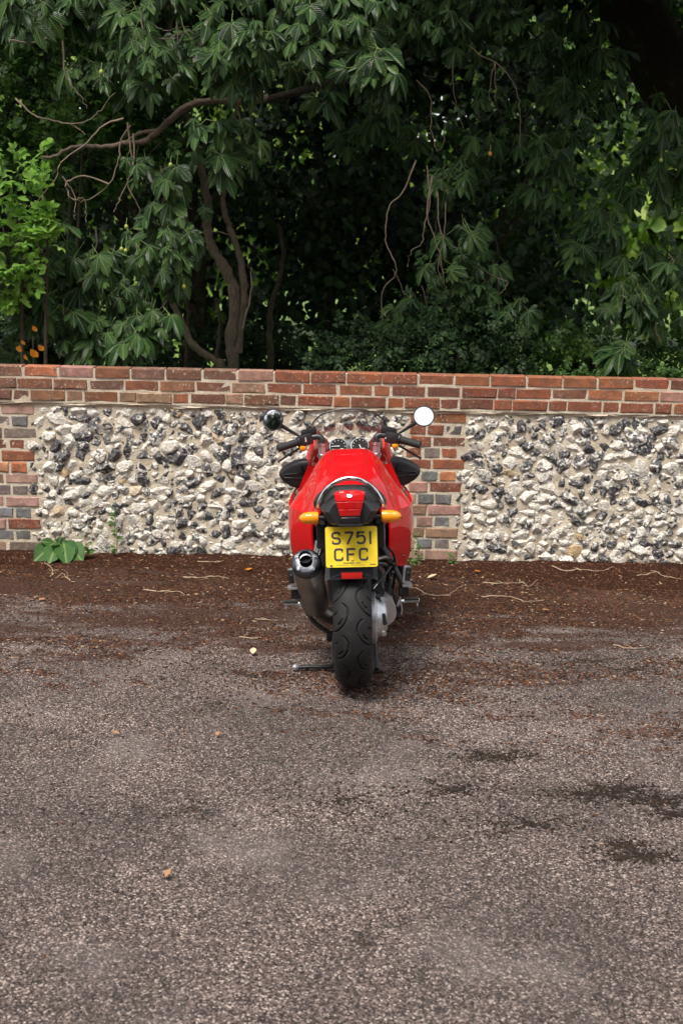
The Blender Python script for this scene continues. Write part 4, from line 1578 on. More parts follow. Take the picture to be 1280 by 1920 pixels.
def stalk_tri(L, r=0.012):
    V = np.array([(r, 0, 0), (-r * .5, 0, r * .87), (-r * .5, 0, -r * .87), (r, -L, -L * .12), (-r * .5, -L, r * .87 - L * .12), (-r * .5, -L, -r * .87 - L * .12)])
    F = np.array([(0, 1, 4), (0, 4, 3), (1, 2, 5), (1, 5, 4), (2, 0, 3), (2, 3, 5)])
    return V, F, np.full((6, 2), 0.5), np.ones(6, int)


def chestnut(seed, st):
    g = random.Random(seed)
    n = g.choice((5, 5, 7))
    P = []
    for k in range(n):
        a = (k - (n - 1) / 2)
        ln = (1.0 - 0.10 * abs(a) ** 1.35 * (1.25 if n == 7 else 1.6)) * g.uniform(.9, 1.08)
        P.append(leaflet(ln, ln * g.uniform(.19, .235), st, g.uniform(.15, .55), g.uniform(.2, .85), R(a * (34 if n == 7 else 40) + g.uniform(-7, 7)), 0.68, g.uniform(-.3, .3), ruffle=.05))
    P.append(stalk_tri(g.uniform(.5, .8)))
    return join_parts(P)


HI, LO = [0, .16, .34, .52, .68, .84, 1.0], [0, .35, .68, 1.0]
CH_HI = [chestnut(40 + i, HI) for i in range(6)]
CH_LO = [chestnut(60 + i, LO) for i in range(5)]
SIMPLE = leaflet(1, .30, [0, .3, .65, 1], .25, .2, tip=.5)
PAIR = join_parts([leaflet(1, .30, [0, .25, .55, .8, 1], .3, .25, R(a), .5) for a in (-62, -8, 55)])
TUFT = join_parts([leaflet(1, .27, [0, .5, 1], .25, .3, R(a), .5, org=(0, o, 0)) for a, o in ((-70, 0), (60, .25), (-45, .6), (40, .8), (0, 1.0))])


def rand_dirs(n, spread, bias):
    return rng.normal(size=(n, 3)) * spread + np.array(bias)


def foliage(name, T, pos, size, dbias, nbias, mats, parent, dspread=.55, nspread=.5, uv=False):
    """Leaves of one or several templates as ONE mesh of kind 'stuff'."""
    Ts = T if isinstance(T, list) else [T]
    idx = rng.integers(0, len(Ts), len(pos))
    P = []
    for k, t in enumerate(Ts):
        p = pos[idx == k]
        if len(p):
            P.append(scatter(t, p, frames(rand_dirs(len(p), dspread, dbias), rand_dirs(len(p), nspread, nbias)), size * rng.uniform(.65, 1.25, len(p))))
    V, F, U, Mi = join_parts(P)
    o = obj(name, fast_mesh(name, V, F, mats, True, U if uv else None, Mi), parent)
    o['kind'] = 'stuff'
    return o


def blob_points(n, c, r, shell=0.55):
    d = rng.normal(size=(n, 3)); d /= np.linalg.norm(d, axis=1, keepdims=True)
    return np.array(c) + d * (rng.uniform(shell ** 3, 1, (n, 1)) ** (1 / 3)) * np.array(r)


def clumpy(n_cl, per, c, r, cr, shell=.45):
    C = blob_points(n_cl, c, r, shell)
    return np.vstack([blob_points(per, k, np.array(cr) * rng.uniform(.6, 1.3), .2) for k in C])


def limb(name, pts, r0, r1, parent, mat, n=10, sub=4, wig=0.0, lump=0.06):
    P = crom([tuple(p) for p in pts], sub)
    if wig:
        P = P + rng.normal(size=P.shape) * wig * np.linspace(.2, 1, len(P))[:, None]
    return MB().tube(P, list(np.linspace(r0, r1, len(P)) * (1 + lump * rng.normal(size=len(P)).clip(-1.5, 2))), n).build(name, M[mat], parent)


# ---- the horse chestnut: trunk and leaning limb on the right, long drooping branches in front
ct = empty('chestnut_tree', (3.35, 11.0, 0))
tag(ct, 'large horse chestnut with drooping five fingered leaves and green husks overhanging the wall', 'tree')
CT = Vector(ct.location)
def rel(p):
    return Vector(p) - CT


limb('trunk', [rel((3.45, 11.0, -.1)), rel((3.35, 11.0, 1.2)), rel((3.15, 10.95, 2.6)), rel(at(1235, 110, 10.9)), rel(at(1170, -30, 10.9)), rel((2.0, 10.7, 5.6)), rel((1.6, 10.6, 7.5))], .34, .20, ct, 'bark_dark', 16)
limb('branch', [rel((3.15, 10.95, 2.8)), rel((3.6, 10.8, 4.2)), rel((4.4, 10.5, 5.6))], .2, .08, ct, 'bark', 12)
# the bare crooked bough crossing the upper left
bough = [(640, 150, 9.6), (560, 172, 9.4), (500, 184, 9.25), (450, 190, 9.15), (395, 189, 9.1), (350, 200, 9.05), (318, 226, 9.0), (298, 244, 9.0), (268, 266, 9.0), (230, 268, 9.0), (190, 276, 8.98), (160, 273, 8.96), (128, 278, 8.95), (108, 292, 8.93), (80, 294, 8.92)]
limb('branch', [rel(at(*p)) for p in bough[2:]], .028, .010, ct, 'bark_pale', 10, 4, .006, .10)
limb('branch', [rel(at(*p)) for p in bough[:3]], .034, .028, ct, 'bark_dark', 10, 3, .004)  # inner end of the same bough, coloured dark to fade into the leaves
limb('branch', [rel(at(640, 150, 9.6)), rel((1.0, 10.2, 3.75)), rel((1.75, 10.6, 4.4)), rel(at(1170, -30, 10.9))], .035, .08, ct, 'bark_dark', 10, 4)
limb('branch', [rel(at(298, 244, 9)), rel(at(262, 250, 9.02)), rel(at(235, 268, 9.04))], .014, .010, ct, 'bark_pale', 8)
TW = [
    [(232, 222, 8.9), (195, 235, 8.88), (158, 272, 8.86), (115, 303, 8.85), (108, 330, 8.84), (80, 365, 8.83), (55, 388, 8.82)],
    [(80, 365, 8.83), (82, 400, 8.83), (70, 432, 8.83), (65, 445, 8.83), (45, 462, 8.83)],
    [(30, 185, 8.95), (65, 216, 8.93), (95, 224, 8.92), (132, 232, 8.9), (165, 226, 8.9), (190, 205, 8.9), (215, 174, 8.9)],
    [(132, 232, 8.9), (150, 244, 8.9), (163, 254, 8.9)],
    [(118, 60, 8.9), (120, 120, 8.9), (128, 150, 8.9), (146, 176, 8.9), (166, 202, 8.9)],
    [(20, 75, 8.9), (60, 80, 8.9), (95, 68, 8.9), (118, 58, 8.9), (112, 40, 8.9), (90, 20, 8.9)],
    [(265, 20, 8.8), (268, 55, 8.8), (283, 70, 8.8), (310, 72, 8.8), (345, 62, 8.8), (390, 48, 8.8)],
    [(283, 30, 8.8), (295, 52, 8.8), (320, 56, 8.8), (355, 48, 8.8)],
    [(332, 40, 8.85), (335, 90, 8.85), (330, 130, 8.85), (316, 165, 8.85)],
    [(240, 230, 8.95), (245, 280, 8.95), (248, 320, 8.95), (225, 370, 8.95), (215, 400, 8.95)],
    [(250, 250, 8.95), (252, 300, 8.95), (240, 350, 8.95), (262, 390, 8.95), (255, 420, 8.95)],
    [(245, 235, 8.95), (228, 262, 8.95), (222, 300, 8.95), (205, 345, 8.95), (165, 375, 8.95), (135, 374, 8.95)],
    [(205, 345, 8.93), (160, 330, 8.93), (128, 340, 8.93), (125, 355, 8.93), (138, 374, 8.93), (155, 372, 8.93), (163, 390, 8.93), (160, 412, 8.93)],
    [(118, 330, 8.93), (140, 368, 8.93), (140, 400, 8.93), (142, 410, 8.93)],
    [(300, 310, 9), (310, 350, 9), (308, 395, 9), (312, 410, 9), (335, 435, 9), (360, 448, 9), (372, 440, 9), (395, 432, 9), (445, 442, 9)],
    [(285, 455, 8.85), (300, 490, 8.85), (310, 512, 8.85)],
    [(288, 488, 8.85), (305, 508, 8.85)],
    [(240, 515, 8.8), (240, 545, 8.8), (246, 560, 8.8)],
    [(262, 530, 8.8), (262, 545, 8.8)],
    [(880, 85, 9.4), (900, 104, 9.4), (928, 116, 9.4), (955, 145, 9.4), (968, 175, 9.4), (975, 215, 9.4), (974, 270, 9.4), (980, 292, 9.4), (992, 312, 9.4)],
    [(928, 116, 9.4), (920, 150, 9.4), (916, 190, 9.4)],
    [(928, 116, 9.4), (928, 160, 9.4), (927, 192, 9.4)],
    [(850, 100, 9.5), (848, 150, 9.5), (856, 200, 9.5), (868, 242, 9.5)],
    [(780, 300, 9.3), (755, 360, 9.3), (730, 385, 9.3), (722, 430, 9.3), (725, 460, 9.3), (738, 490, 9.25), (741, 515, 9.25), (716, 550, 9.2), (718, 620, 9.2), (702, 660, 9.2), (703, 690, 9.2), (708, 700, 9.2)],
    [(718, 622, 9.2), (732, 630, 9.2), (742, 645, 9.2), (745, 655, 9.2)],
    [(810, 330, 9.3), (800, 400, 9.3), (812, 440, 9.3), (825, 480, 9.3), (830, 520, 9.3), (834, 550, 9.3), (826, 585, 9.3), (805, 590, 9.3), (785, 600, 9.3)],
    [(820, 360, 9.32), (822, 420, 9.32), (830, 455, 9.32), (820, 500, 9.32), (828, 540, 9.32), (835, 560, 9.32), (824, 580, 9.32)],
    [(800, 310, 9.35), (806, 380, 9.35), (795, 420, 9.35), (790, 455, 9.35), (768, 475, 9.35), (765, 500, 9.35)],
    [(835, 380, 9.35), (832, 440, 9.35), (822, 470, 9.35), (815, 500, 9.35)],
    [(815, 545, 9.25), (816, 575, 9.25), (798, 588, 9.25), (797, 605, 9.25)],
    [(790, 535, 9.2), (798, 560, 9.2), (798, 582, 9.2)],
    [(748, 590, 9.2), (746, 605, 9.2), (758, 622, 9.2)],
    [(780, 150, 9.6), (805, 180, 9.6), (808, 240, 9.6), (818, 280, 9.6), (830, 270, 9.6), (835, 220, 9.6)],
    [(895, 495, 9.2), (915, 512, 9.2), (945, 526, 9.2), (950, 532, 9.2), (938, 552, 9.2)],
    [(1252, 475, 8.9), (1262, 490, 8.9), (1260, 502, 8.9), (1252, 512, 8.9)],
    [(1228, 605, 8.9), (1230, 625, 8.9), (1238, 648, 8.9)],
    [(1165, 530, 8.9), (1167, 560, 8.9), (1162, 580, 8.9)],
]
for t in TW:
    limb('twig', [rel(at(*p)) for p in t], (.0068 if t[0][0] < 400 else .005) if len(t) > 4 else .0042, .0018, ct, 'twig', 6, 5, .006)

# leaf sprays where the photograph shows them: (px, py, spread x, spread y, nearest, farthest, sprays)
SPR = [
    (200, 5, 200, 30, 8.7, 9.2, 10), (560, -5, 160, 26, 8.4, 8.8, 9), (900, -5, 200, 26, 9.3, 9.8, 8),
    (580, 70, 150, 75, 8.3, 8.7, 17), (690, 105, 50, 60, 8.3, 8.55, 7), (450, 90, 55, 80, 8.35, 8.7, 8),
    (250, 110, 110, 110, 8.7, 9.2, 15), (120, 60, 110, 60, 9.0, 9.4, 7), (360, 60, 60, 60, 8.8, 9.2, 6),
    (270, 150, 60, 50, 8.6, 8.9, 5), (430, 270, 55, 50, 8.7, 9.0, 6), (300, 330, 60, 40, 8.8, 9.1, 4),
    (150, 500, 160, 80, 8.55, 8.95, 20), (280, 470, 90, 70, 8.6, 9.0, 11), (80, 590, 100, 60, 8.6, 9.0, 11), (260, 590, 90, 50, 8.5, 8.9, 9), (225, 640, 60, 40, 8.5, 8.8, 5),
    (900, 280, 110, 90, 9.3, 9.8, 10), (1000, 330, 70, 60, 9.3, 9.8, 6), (950, 565, 60, 40, 9.1, 9.4, 5), (780, 590, 80, 90, 9.1, 9.5, 9), (860, 480, 80, 60, 9.2, 9.6, 7),
    (1190, 560, 90, 110, 8.8, 9.3, 20), (1230, 330, 70, 110, 9.0, 9.6, 11), (1120, 460, 70, 90, 9.1, 9.6, 8), (1060, 180, 120, 110, 9.6, 10.4, 12),
    (830, 60, 130, 60, 9.4, 10.2, 9), (1000, 40, 150, 50, 9.6, 10.4, 9), (700, 230, 90, 60, 9.9, 10.5, 5),
]
sprays = []
for cx, cy, sx_, sy_, y0, y1, n in SPR:
    for _ in range(n):
        sprays.append(at(cx + max(-1.7, min(1.7, random.gauss(0, .6))) * sx_, cy + max(-1.7, min(1.7, random.gauss(0, .6))) * sy_, random.uniform(y0, y1)))
LV = []                                            # (position, main axis, normal, size)
for c in sprays:
    face = Vector((random.uniform(-.4, .4), -1, random.uniform(.1, .5)))
    kk = random.choice((.6, .75, .9, 1.0, 1.12))
    for k in range(random.choice((6, 7, 8)) if kk < .9 else random.choice((5, 6))):
        a = random.uniform(0, 6.28)
        out_ = Vector((math.cos(a), random.uniform(-.9, .2), math.sin(a) * .6 - .25))
        pos = c + out_.normalized() * random.uniform(.07, .13)
        d = Vector((out_.x * .9, out_.y * .6 - .12, -.95 + random.uniform(-.3, .8)))
        LV.append((pos, d, face + Vector((out_.x * .8 + random.uniform(-.4, .4), 0, random.uniform(-.3, 1.1))), random.uniform(.095, .175) * kk))
# bare leaf-bearing shoots: each spray hangs from a thin shoot that runs up and back into the crown
for i, c in enumerate(sprays):
    if i % 4 == 0 and project([c[:]])[0][1] > 140:
        e = c + Vector((random.uniform(-.15, .15), random.uniform(.15, .35), random.uniform(.12, .3)))
        limb('shoot', [rel(c), rel(c * .5 + e * .5 + Vector((random.uniform(-.04, .04), 0, -.03))), rel(e)], .003, .006, ct, 'bark', 6, 3, .006)
CLEAR = [(a, b, 26) for a, b in zip(bough[4:-1], bough[5:])] + [(a, b, 20) for t in TW[:3] for a, b in zip(t[:-1], t[1:])]
CLEAR += [((440, 690), (436, 560), 34), ((436, 560), (392, 440), 34), ((455, 600), (452, 500), 26), ((430, 690), (350, 620), 26), ((60, 200), (60, 420), 60), ((500, 420), (640, 640), 55), ((1010, 470), (1040, 620), 45)]
def clear(p, s):
    x, y = project([(p + Vector((0, 0, -s * .5)))[:]])[0]
    for a, b, w_ in CLEAR:
        ab = np.array(b[:2], float) - np.array(a[:2], float)
        t = max(0, min(1, ((np.array([x, y]) - a[:2]) @ ab) / (ab @ ab)))
        if np.hypot(*(np.array([x, y]) - a[:2] - ab * t)) < w_:
            return False
    return True


LV = [q for q in LV if q[0].y > 9.9 or clear(q[0], q[3])]
LV.sort(key=lambda q: q[0].y - q[3] * 2)
lm = [fast_mesh('leaf', V, F, [M['leaf_chestnut'], M['stalk']], True, U, Mi) for V, F, U, Mi in CH_HI]
for p, d, n, s in LV[:300]:
    o = obj('leaf', random.choice(lm), ct)
    Rm = frames(np.array([d[:]]), np.array([n[:]]))[0]
    o.matrix_local = Matrix.LocRotScale(rel(p), Matrix(Rm.tolist()).to_quaternion(), (s, s, s))
P = []
rest = LV[300:]
for k in range(len(CH_HI)):
    q = [r for i, r in enumerate(rest) if i % len(CH_HI) == k]
    P.append(scatter(CH_HI[k], np.array([(r[0] - CT)[:] for r in q]), frames(np.array([r[1][:] for r in q]), np.array([r[2][:] for r in q])), np.array([r[3] for r in q])))
V, F, U, Mi = join_parts(P)
lf = obj('leaves', fast_mesh('leaves', V, F, [M['leaf_chestnut'], M['stalk']], True, U, Mi), ct)
lf['kind'] = 'stuff'
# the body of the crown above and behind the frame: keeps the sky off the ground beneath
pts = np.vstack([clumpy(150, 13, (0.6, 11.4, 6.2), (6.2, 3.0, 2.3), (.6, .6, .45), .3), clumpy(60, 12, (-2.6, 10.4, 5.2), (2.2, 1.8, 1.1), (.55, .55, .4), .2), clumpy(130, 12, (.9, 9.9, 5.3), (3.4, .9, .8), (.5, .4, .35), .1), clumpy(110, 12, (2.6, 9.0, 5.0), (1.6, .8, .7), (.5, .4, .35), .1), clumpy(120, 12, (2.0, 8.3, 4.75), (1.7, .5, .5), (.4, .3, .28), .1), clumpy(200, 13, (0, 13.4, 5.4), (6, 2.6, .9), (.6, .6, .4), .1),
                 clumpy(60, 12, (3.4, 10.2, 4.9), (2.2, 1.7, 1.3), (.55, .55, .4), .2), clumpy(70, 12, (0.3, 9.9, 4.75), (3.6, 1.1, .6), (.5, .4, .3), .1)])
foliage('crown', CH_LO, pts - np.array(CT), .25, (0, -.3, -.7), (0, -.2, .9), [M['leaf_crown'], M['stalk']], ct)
FR = [(190, 135), (560, 25), (478, 66), (237, 425), (236, 470), (228, 467), (22, 472), (88, 508), (160, 523), (285, 573), (280, 599), (26, 559), (345, 537), (320, 309), (640, 122), (1238, 300), (918, 288)]
for i, (x, y) in enumerate(FR):
    p = at(x, y, 8.45 if y < 140 else 8.62 if x < 700 else 9.0)
    s = .0165 if y < 30 else .0135
    f = MB().lathe([(.0004, -s * 1.15), (s * .6, -s * .95), (s, -s * .2), (s * .95, s * .4), (s * .5, s), (.0004, s * 1.15)], rel(p), (random.uniform(-.15, .15), 0, 1), 12).build('fruit', M['fruit_o' if i in (14, 16) else 'fruit'], ct)
    MB().tube([rel(p) + Vector((0, 0, s)), rel(p) + Vector((.004, .01, s + .045))], .0022, 5).build('stalk', M['stalk'], f)

# ---- slender many-stemmed tree just behind the wall
et = empty('slender_tree', at(440, 700, 10.4) * Vector((1, 1, 0)) if False else Vector((at(440, 700, 10.4).x, 10.4, 0)))
tag(et, 'slender pale stemmed tree with forked curving trunks rising behind the wall', 'tree')
ET = Vector(et.location)
def stem(pts, r0, r1, mat='bark_pale', Y=10.4, name='trunk'):
    limb(name, [at(*p, Y) - ET for p in pts], r0, r1, et, mat, 12, 5, .007, .12)


stem([(442, 900), (438, 690), (434, 640), (440, 590), (438, 540), (420, 500), (400, 470), (389, 430), (390, 390), (384, 350), (376, 310), (350, 230), (330, 100), (300, -60)], .056, .022)
stem([(446, 660), (452, 600), (458, 555), (455, 510), (444, 460), (428, 420), (418, 380), (425, 330), (440, 250), (450, 100)], .034, .016)
stem([(432, 800), (418, 692), (385, 665), (358, 640), (340, 600), (320, 560), (300, 520)], .042, .016)
stem([(404, 900), (406, 690), (410, 640), (412, 600), (405, 560)], .022, .012, 'bark')
stem([(505, 900), (508, 690), (505, 620), (512, 560), (530, 490), (525, 420)], .034, .016, 'bark', 11.2)
stem([(348, 900), (350, 680), (352, 600), (350, 540)], .02, .012, 'bark', 11.0)
stem([(455, 615), (468, 560), (472, 510), (470, 505)], .008, .005, 'twig', 10.3, 'shoot')
pts = np.vstack([clumpy(60, 60, (-1.4, 10.9, 4.2), (1.8, .9, 1.2), (.35, .35, .3), .3), clumpy(26, 50, (-2.4, 10.9, 2.6), (.9, .7, 1.0), (.3, .3, .3), .3)])
foliage('crown', SIMPLE, pts - np.array(ET), .075, (0, -.2, -.6), (0, -.4, .8), [M['leaf_dark']], et)


# ---- shrubs behind the wall
def shrub(name, label, cat, c, r, n_cl, per, cr, size, mat, T=None, base=None, group=None, uv=False, nstem=5, dbias=(0, -.5, .1), nbias=(0, -.5, .8)):
    e = empty(name, (c[0], c[1], 0))
    tag(e, label, cat, group)
    b = Vector((c[0], c[1], 0))
    for k in range(nstem):
        tip = Vector((random.uniform(-.7, .7) * r[0], random.uniform(-.5, .5) * r[1], c[2] + random.uniform(-.2, .7) * r[2]))
        limb('stem', [(tip.x * .15, tip.y * .1, -.05), (tip.x * .5 + random.uniform(-.1, .1), tip.y * .5, tip.z * .5), tip], .022, .006, e, 'bark', 7, 4)
    pts = clumpy(n_cl, per, (0, 0, c[2]), r, cr, .35)
    pts = pts[pts[:, 2] > 0.02]
    foliage('crown', T or SIMPLE, pts, size, dbias, nbias, [M[mat], M['stalk']], e, uv=uv)
    return e


p = at(45, 310, 8.75)
shrub('bright_shrub', 'bright yellow green shrub with small oval leaves beside the bare bough', 'shrub', (p.x - .28, 8.42, 2.15), (.60, .25, .74), 95, 10, (.12, .10, .11), .058, 'leaf_bright', PAIR, uv=True)
shrub('leafy_sapling', 'fine leaved yellow green sapling glimpsed behind the bare bough', 'shrub', (-2.35, 10.2, 3.2), (1.2, .5, .95), 75, 26, (.28, .22, .22), .07, 'leaf_mid', TUFT)
p = at(95, 415, 8.7)
shrub('bright_sapling', 'small light green sprig growing low beside the bright shrub', 'shrub', (p.x, 8.4, p.z), (.16, .1, .12), 9, 14, (.08, .06, .07), .062, 'leaf_bright', PAIR, uv=True, nstem=2)
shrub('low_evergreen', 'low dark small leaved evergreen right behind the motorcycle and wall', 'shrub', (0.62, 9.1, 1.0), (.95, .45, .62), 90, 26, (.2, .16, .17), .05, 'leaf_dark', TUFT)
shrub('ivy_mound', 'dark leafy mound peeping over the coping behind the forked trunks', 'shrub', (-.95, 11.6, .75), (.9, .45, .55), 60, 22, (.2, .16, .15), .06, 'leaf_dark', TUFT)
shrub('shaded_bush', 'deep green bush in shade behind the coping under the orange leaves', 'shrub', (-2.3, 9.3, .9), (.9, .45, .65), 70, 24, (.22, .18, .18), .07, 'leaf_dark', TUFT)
shrub('dusky_bush', 'dusky green bush behind the coping below the hanging chestnut leaves', 'shrub', (2.0, 9.4, .95), (.9, .45, .5), 60, 22, (.22, .16, .16), .06, 'leaf_mid', TUFT)
for nm, lb, px_, py_, Yv in (('coping_weed', 'pale green weed growing on top of the coping near its end', 1255, 700, 8.2), ('coping_sprig', 'tiny grey green sprig on the coping over the flint panel', 1100, 700, 8.2)):
    p = at(px_, py_, Yv)
    shrub(nm, lb, 'weed', (p.x, Yv, p.z - .01), (.09, .03, .025), 7, 9, (.035, .025, .025), .03, 'leaf_mid', TUFT, nstem=0)
oe = empty('orange_sprig', at(55, 650, 8.32) * Vector((1, 1, 0)) + Vector((0, 0, 0)))
tag(oe, 'orange autumn leaves on a sprig above the coping at the far end of the wall', 'plant')
O_ = Vector(oe.location)
limb('stem', [(0, .05, 0), (.02, .02, .8), at(62, 630, 8.32) - O_], .008, .004, oe, 'bark', 6)
om = fast_mesh('leaf', *leaflet(1, .36, HI, .3, .3, tip=.5)[:2], [M['leaf_orange']], True)
for (x, y, s, a) in ((62, 618, .05, 160), (38, 655, .06, 200), (58, 662, .075, 150), (72, 655, .055, 140), (48, 672, .05, 190), (68, 668, .04, 230), (42, 645, .04, 170)):
    o = obj('leaf', om, oe, at(x, y - 8, 8.30) - O_)
    o.rotation_euler = (R(75), R(a), R(random.uniform(-30, 30))); o.scale = (s, s, s)


# ---- trees farther back: dark middle distance, sunlit far distance
def far_tree(name, label, c, r, n_cl, per, cr, size, mat, trunk=.14, group=None):
    e = empty(name, (c[0], c[1], 0))
    tag(e, label, 'tree', group)
    limb('trunk', [(0, 0, -.1), (random.uniform(-.1, .1), 0, c[2] * .5), (random.uniform(-.3, .3), 0, c[2])], trunk, trunk * .5, e, 'bark', 10)
    for k in range(4):
        a = random.uniform(0, 6.28)
        limb('branch', [(0, 0, c[2] * .45), (math.cos(a) * r[0] * .3, math.sin(a) * r[1] * .3, c[2] * .75), (math.cos(a) * r[0] * .6, math.sin(a) * r[1] * .6, c[2])], trunk * .45, trunk * .15, e, 'bark', 8)
    pts = clumpy(n_cl, per, (0, 0, c[2]), r, cr, .4)
    pts = pts[pts[:, 2] > 0.05]
    foliage('crown', SIMPLE, pts, size, (0, -.4, -.5), (0, -.6, .7), [M[mat]], e, .7, .6)
    return e


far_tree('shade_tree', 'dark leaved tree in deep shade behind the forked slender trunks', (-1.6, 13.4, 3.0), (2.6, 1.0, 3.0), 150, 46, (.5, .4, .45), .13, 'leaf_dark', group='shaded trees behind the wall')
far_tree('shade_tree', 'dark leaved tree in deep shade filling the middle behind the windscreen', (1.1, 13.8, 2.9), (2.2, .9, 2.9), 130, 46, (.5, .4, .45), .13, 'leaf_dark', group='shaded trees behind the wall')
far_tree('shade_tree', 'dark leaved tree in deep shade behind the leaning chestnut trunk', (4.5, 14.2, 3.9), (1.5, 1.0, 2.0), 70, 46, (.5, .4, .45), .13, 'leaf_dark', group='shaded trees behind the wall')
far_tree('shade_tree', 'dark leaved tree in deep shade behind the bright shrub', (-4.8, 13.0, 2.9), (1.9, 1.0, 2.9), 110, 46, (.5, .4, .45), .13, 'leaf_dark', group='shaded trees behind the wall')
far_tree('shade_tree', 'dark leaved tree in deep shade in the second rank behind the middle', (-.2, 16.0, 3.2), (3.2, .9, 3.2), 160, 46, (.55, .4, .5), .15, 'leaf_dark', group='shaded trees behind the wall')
far_tree('glade_tree', 'mid green tree glowing through the gap in the dark leaves', (2.4, 16.5, 2.6), (1.6, 1.0, 2.2), 80, 40, (.5, .4, .45), .16, 'leaf_mid')
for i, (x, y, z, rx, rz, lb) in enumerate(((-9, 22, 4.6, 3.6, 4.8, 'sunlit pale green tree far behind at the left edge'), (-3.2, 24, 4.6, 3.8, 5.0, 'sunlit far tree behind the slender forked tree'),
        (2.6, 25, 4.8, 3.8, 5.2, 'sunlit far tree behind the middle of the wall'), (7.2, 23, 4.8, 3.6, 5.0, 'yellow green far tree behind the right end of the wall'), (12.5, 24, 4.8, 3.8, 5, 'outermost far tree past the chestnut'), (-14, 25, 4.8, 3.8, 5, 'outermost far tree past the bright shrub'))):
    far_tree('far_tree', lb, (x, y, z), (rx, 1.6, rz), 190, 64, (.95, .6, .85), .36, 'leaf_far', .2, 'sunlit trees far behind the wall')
# the other side of the yard, seen only in the mirror and the paint
def treeline():
    n = 26000
    x = rng.uniform(-26, 26, n)
    top = 7.2 + 1.6 * wob(x, x * 0, .9, 91) + .8 * wob(x, x * 0, 2.6, 92)
    z = top * rng.uniform(0, 1, n) ** .8
    y = -11 - .02 * x ** 2 * 0 + rng.uniform(-1.2, 1.2, n) + wob(x, z, 1.3, 93)
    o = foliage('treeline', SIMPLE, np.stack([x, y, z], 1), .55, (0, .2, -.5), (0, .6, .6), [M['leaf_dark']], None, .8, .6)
    tag(o, 'tall dark line of trees across the yard, behind the camera and caught in the mirrors', 'treeline', kind='stuff')


treeline()
for i, (x, y, lb) in enumerate(((-8.6, -1.0, 'dark tree across the yard behind the camera, caught in the left mirror'),)):
    far_tree('yard_tree', lb, (x, y, 2.7), (2.6, 2.4, 2.9), 130, 40, (.8, .7, .7), .28, 'leaf_dark', .2, 'trees across the yard')

# ================================================================== plants at the foot of the wall
def broad_leaf(name, T_mat, parent, base, tip, width, nrm, droop=.25):
    V, F, U, Mi = leaflet(1, width, [0, .12, .28, .45, .62, .8, .92, 1], .22, droop, tip=.42, ruffle=.06)
    L = (tip - base).length
    Rm = frames(np.array([(tip - base)[:]]), np.array([nrm]))[0]
    o = obj(name, fast_mesh(name, V, F, [M[T_mat]], True, U), parent)
    o.matrix_local = Matrix.LocRotScale(base, Matrix(Rm.tolist()).to_quaternion(), (L, L, L))
    return o


p0 = ground_at(112, 1046)
dk = empty('dock_plant', (p0.x, 7.86, .03))
tag(dk, 'broad leaved green dock plant at the foot of the brick pier', 'plant')
for (px_, py_, dy, wd, nz) in ((66, 1046, -.12, .40, .8), (92, 1048, -.16, .36, .8), (126, 1050, -.16, .34, .8), (154, 1046, -.10, .42, .7), (80, 1012, -.04, .40, .9), (98, 1016, -.09, .34, .9), (128, 1022, -.02, .40, .5), (140, 1034, -.08, .42, .6), (112, 1006, .0, .36, .6)):
    tip = at(px_, py_, 7.86 + dy) - Vector(dk.location)
    b = Vector((tip.x * .25 + random.uniform(-.01, .01), .01, .055 + random.uniform(0, .035)))
    broad_leaf('leaf', 'leaf_dock', dk, b, tip, wd, (random.uniform(-.3, .3), -.7, nz))
    MB().tube([(0, .01, 0), b * .6 + Vector((0, 0, .02)), b], .0045, 6).build('stalk', M['stalk'], dk)


def weed(label, px_, py0, py1, n, size, Yv=7.90, lean=0.0, spread=.03, T='leaf_weed'):
    a, b = at(px_, py0, Yv), at(px_ + lean, py1, Yv)
    e = empty('wall_weed', (a.x, Yv, max(0.0, a.z)))
    tag(e, label, 'weed', 'weeds at the foot of the wall')
    A = Vector(e.location)
    tip = b - A
    limb('stem', [(0, 0, 0), (tip.x * .4 + .008, -.01, tip.z * .5), tip], .0035, .0015, e, 'stalk', 5)
    V, F, U, Mi = leaflet(1, .32, [0, .3, .6, .85, 1], .25, .3, tip=.45)
    me = fast_mesh('leaf', V, F, [M[T]], True, U)
    for k in range(n):
        t = (k + .6) / n
        ang = random.uniform(0, 6.28)
        d = Vector((math.cos(ang), -abs(math.sin(ang)) * .8, random.uniform(.0, .7)))
        Rm = frames(np.array([d[:]]), np.array([(0, -.6, .8)]))[0]
        s = size * random.uniform(.6, 1.15)
        o = obj('leaf', me, e)
        o.matrix_local = Matrix.LocRotScale(Vector((tip.x * t, -.008, tip.z * t)) + Vector((random.uniform(-1, 1) * spread * .3, 0, 0)), Matrix(Rm.tolist()).to_quaternion(), (s, s, s))


weed('small round leaved green weed just right of the dock plant', 165, 1040, 1022, 9, .055, 7.88)
weed('tall thin stemmed weed climbing the flints right of the dock plant', 220, 1040, 950, 16, .042, 7.91, -6)
weed('upright dark green weed against the brick pier beside the motorcycle', 782, 1060, 1000, 18, .036, 7.90, 0)
weed('low tuft of weed under the upright one by the pier', 770, 1062, 1050, 9, .036, 7.86)
weed('short fresh green weed where the brick pier meets the flints', 846, 1062, 1038, 12, .034, 7.90)

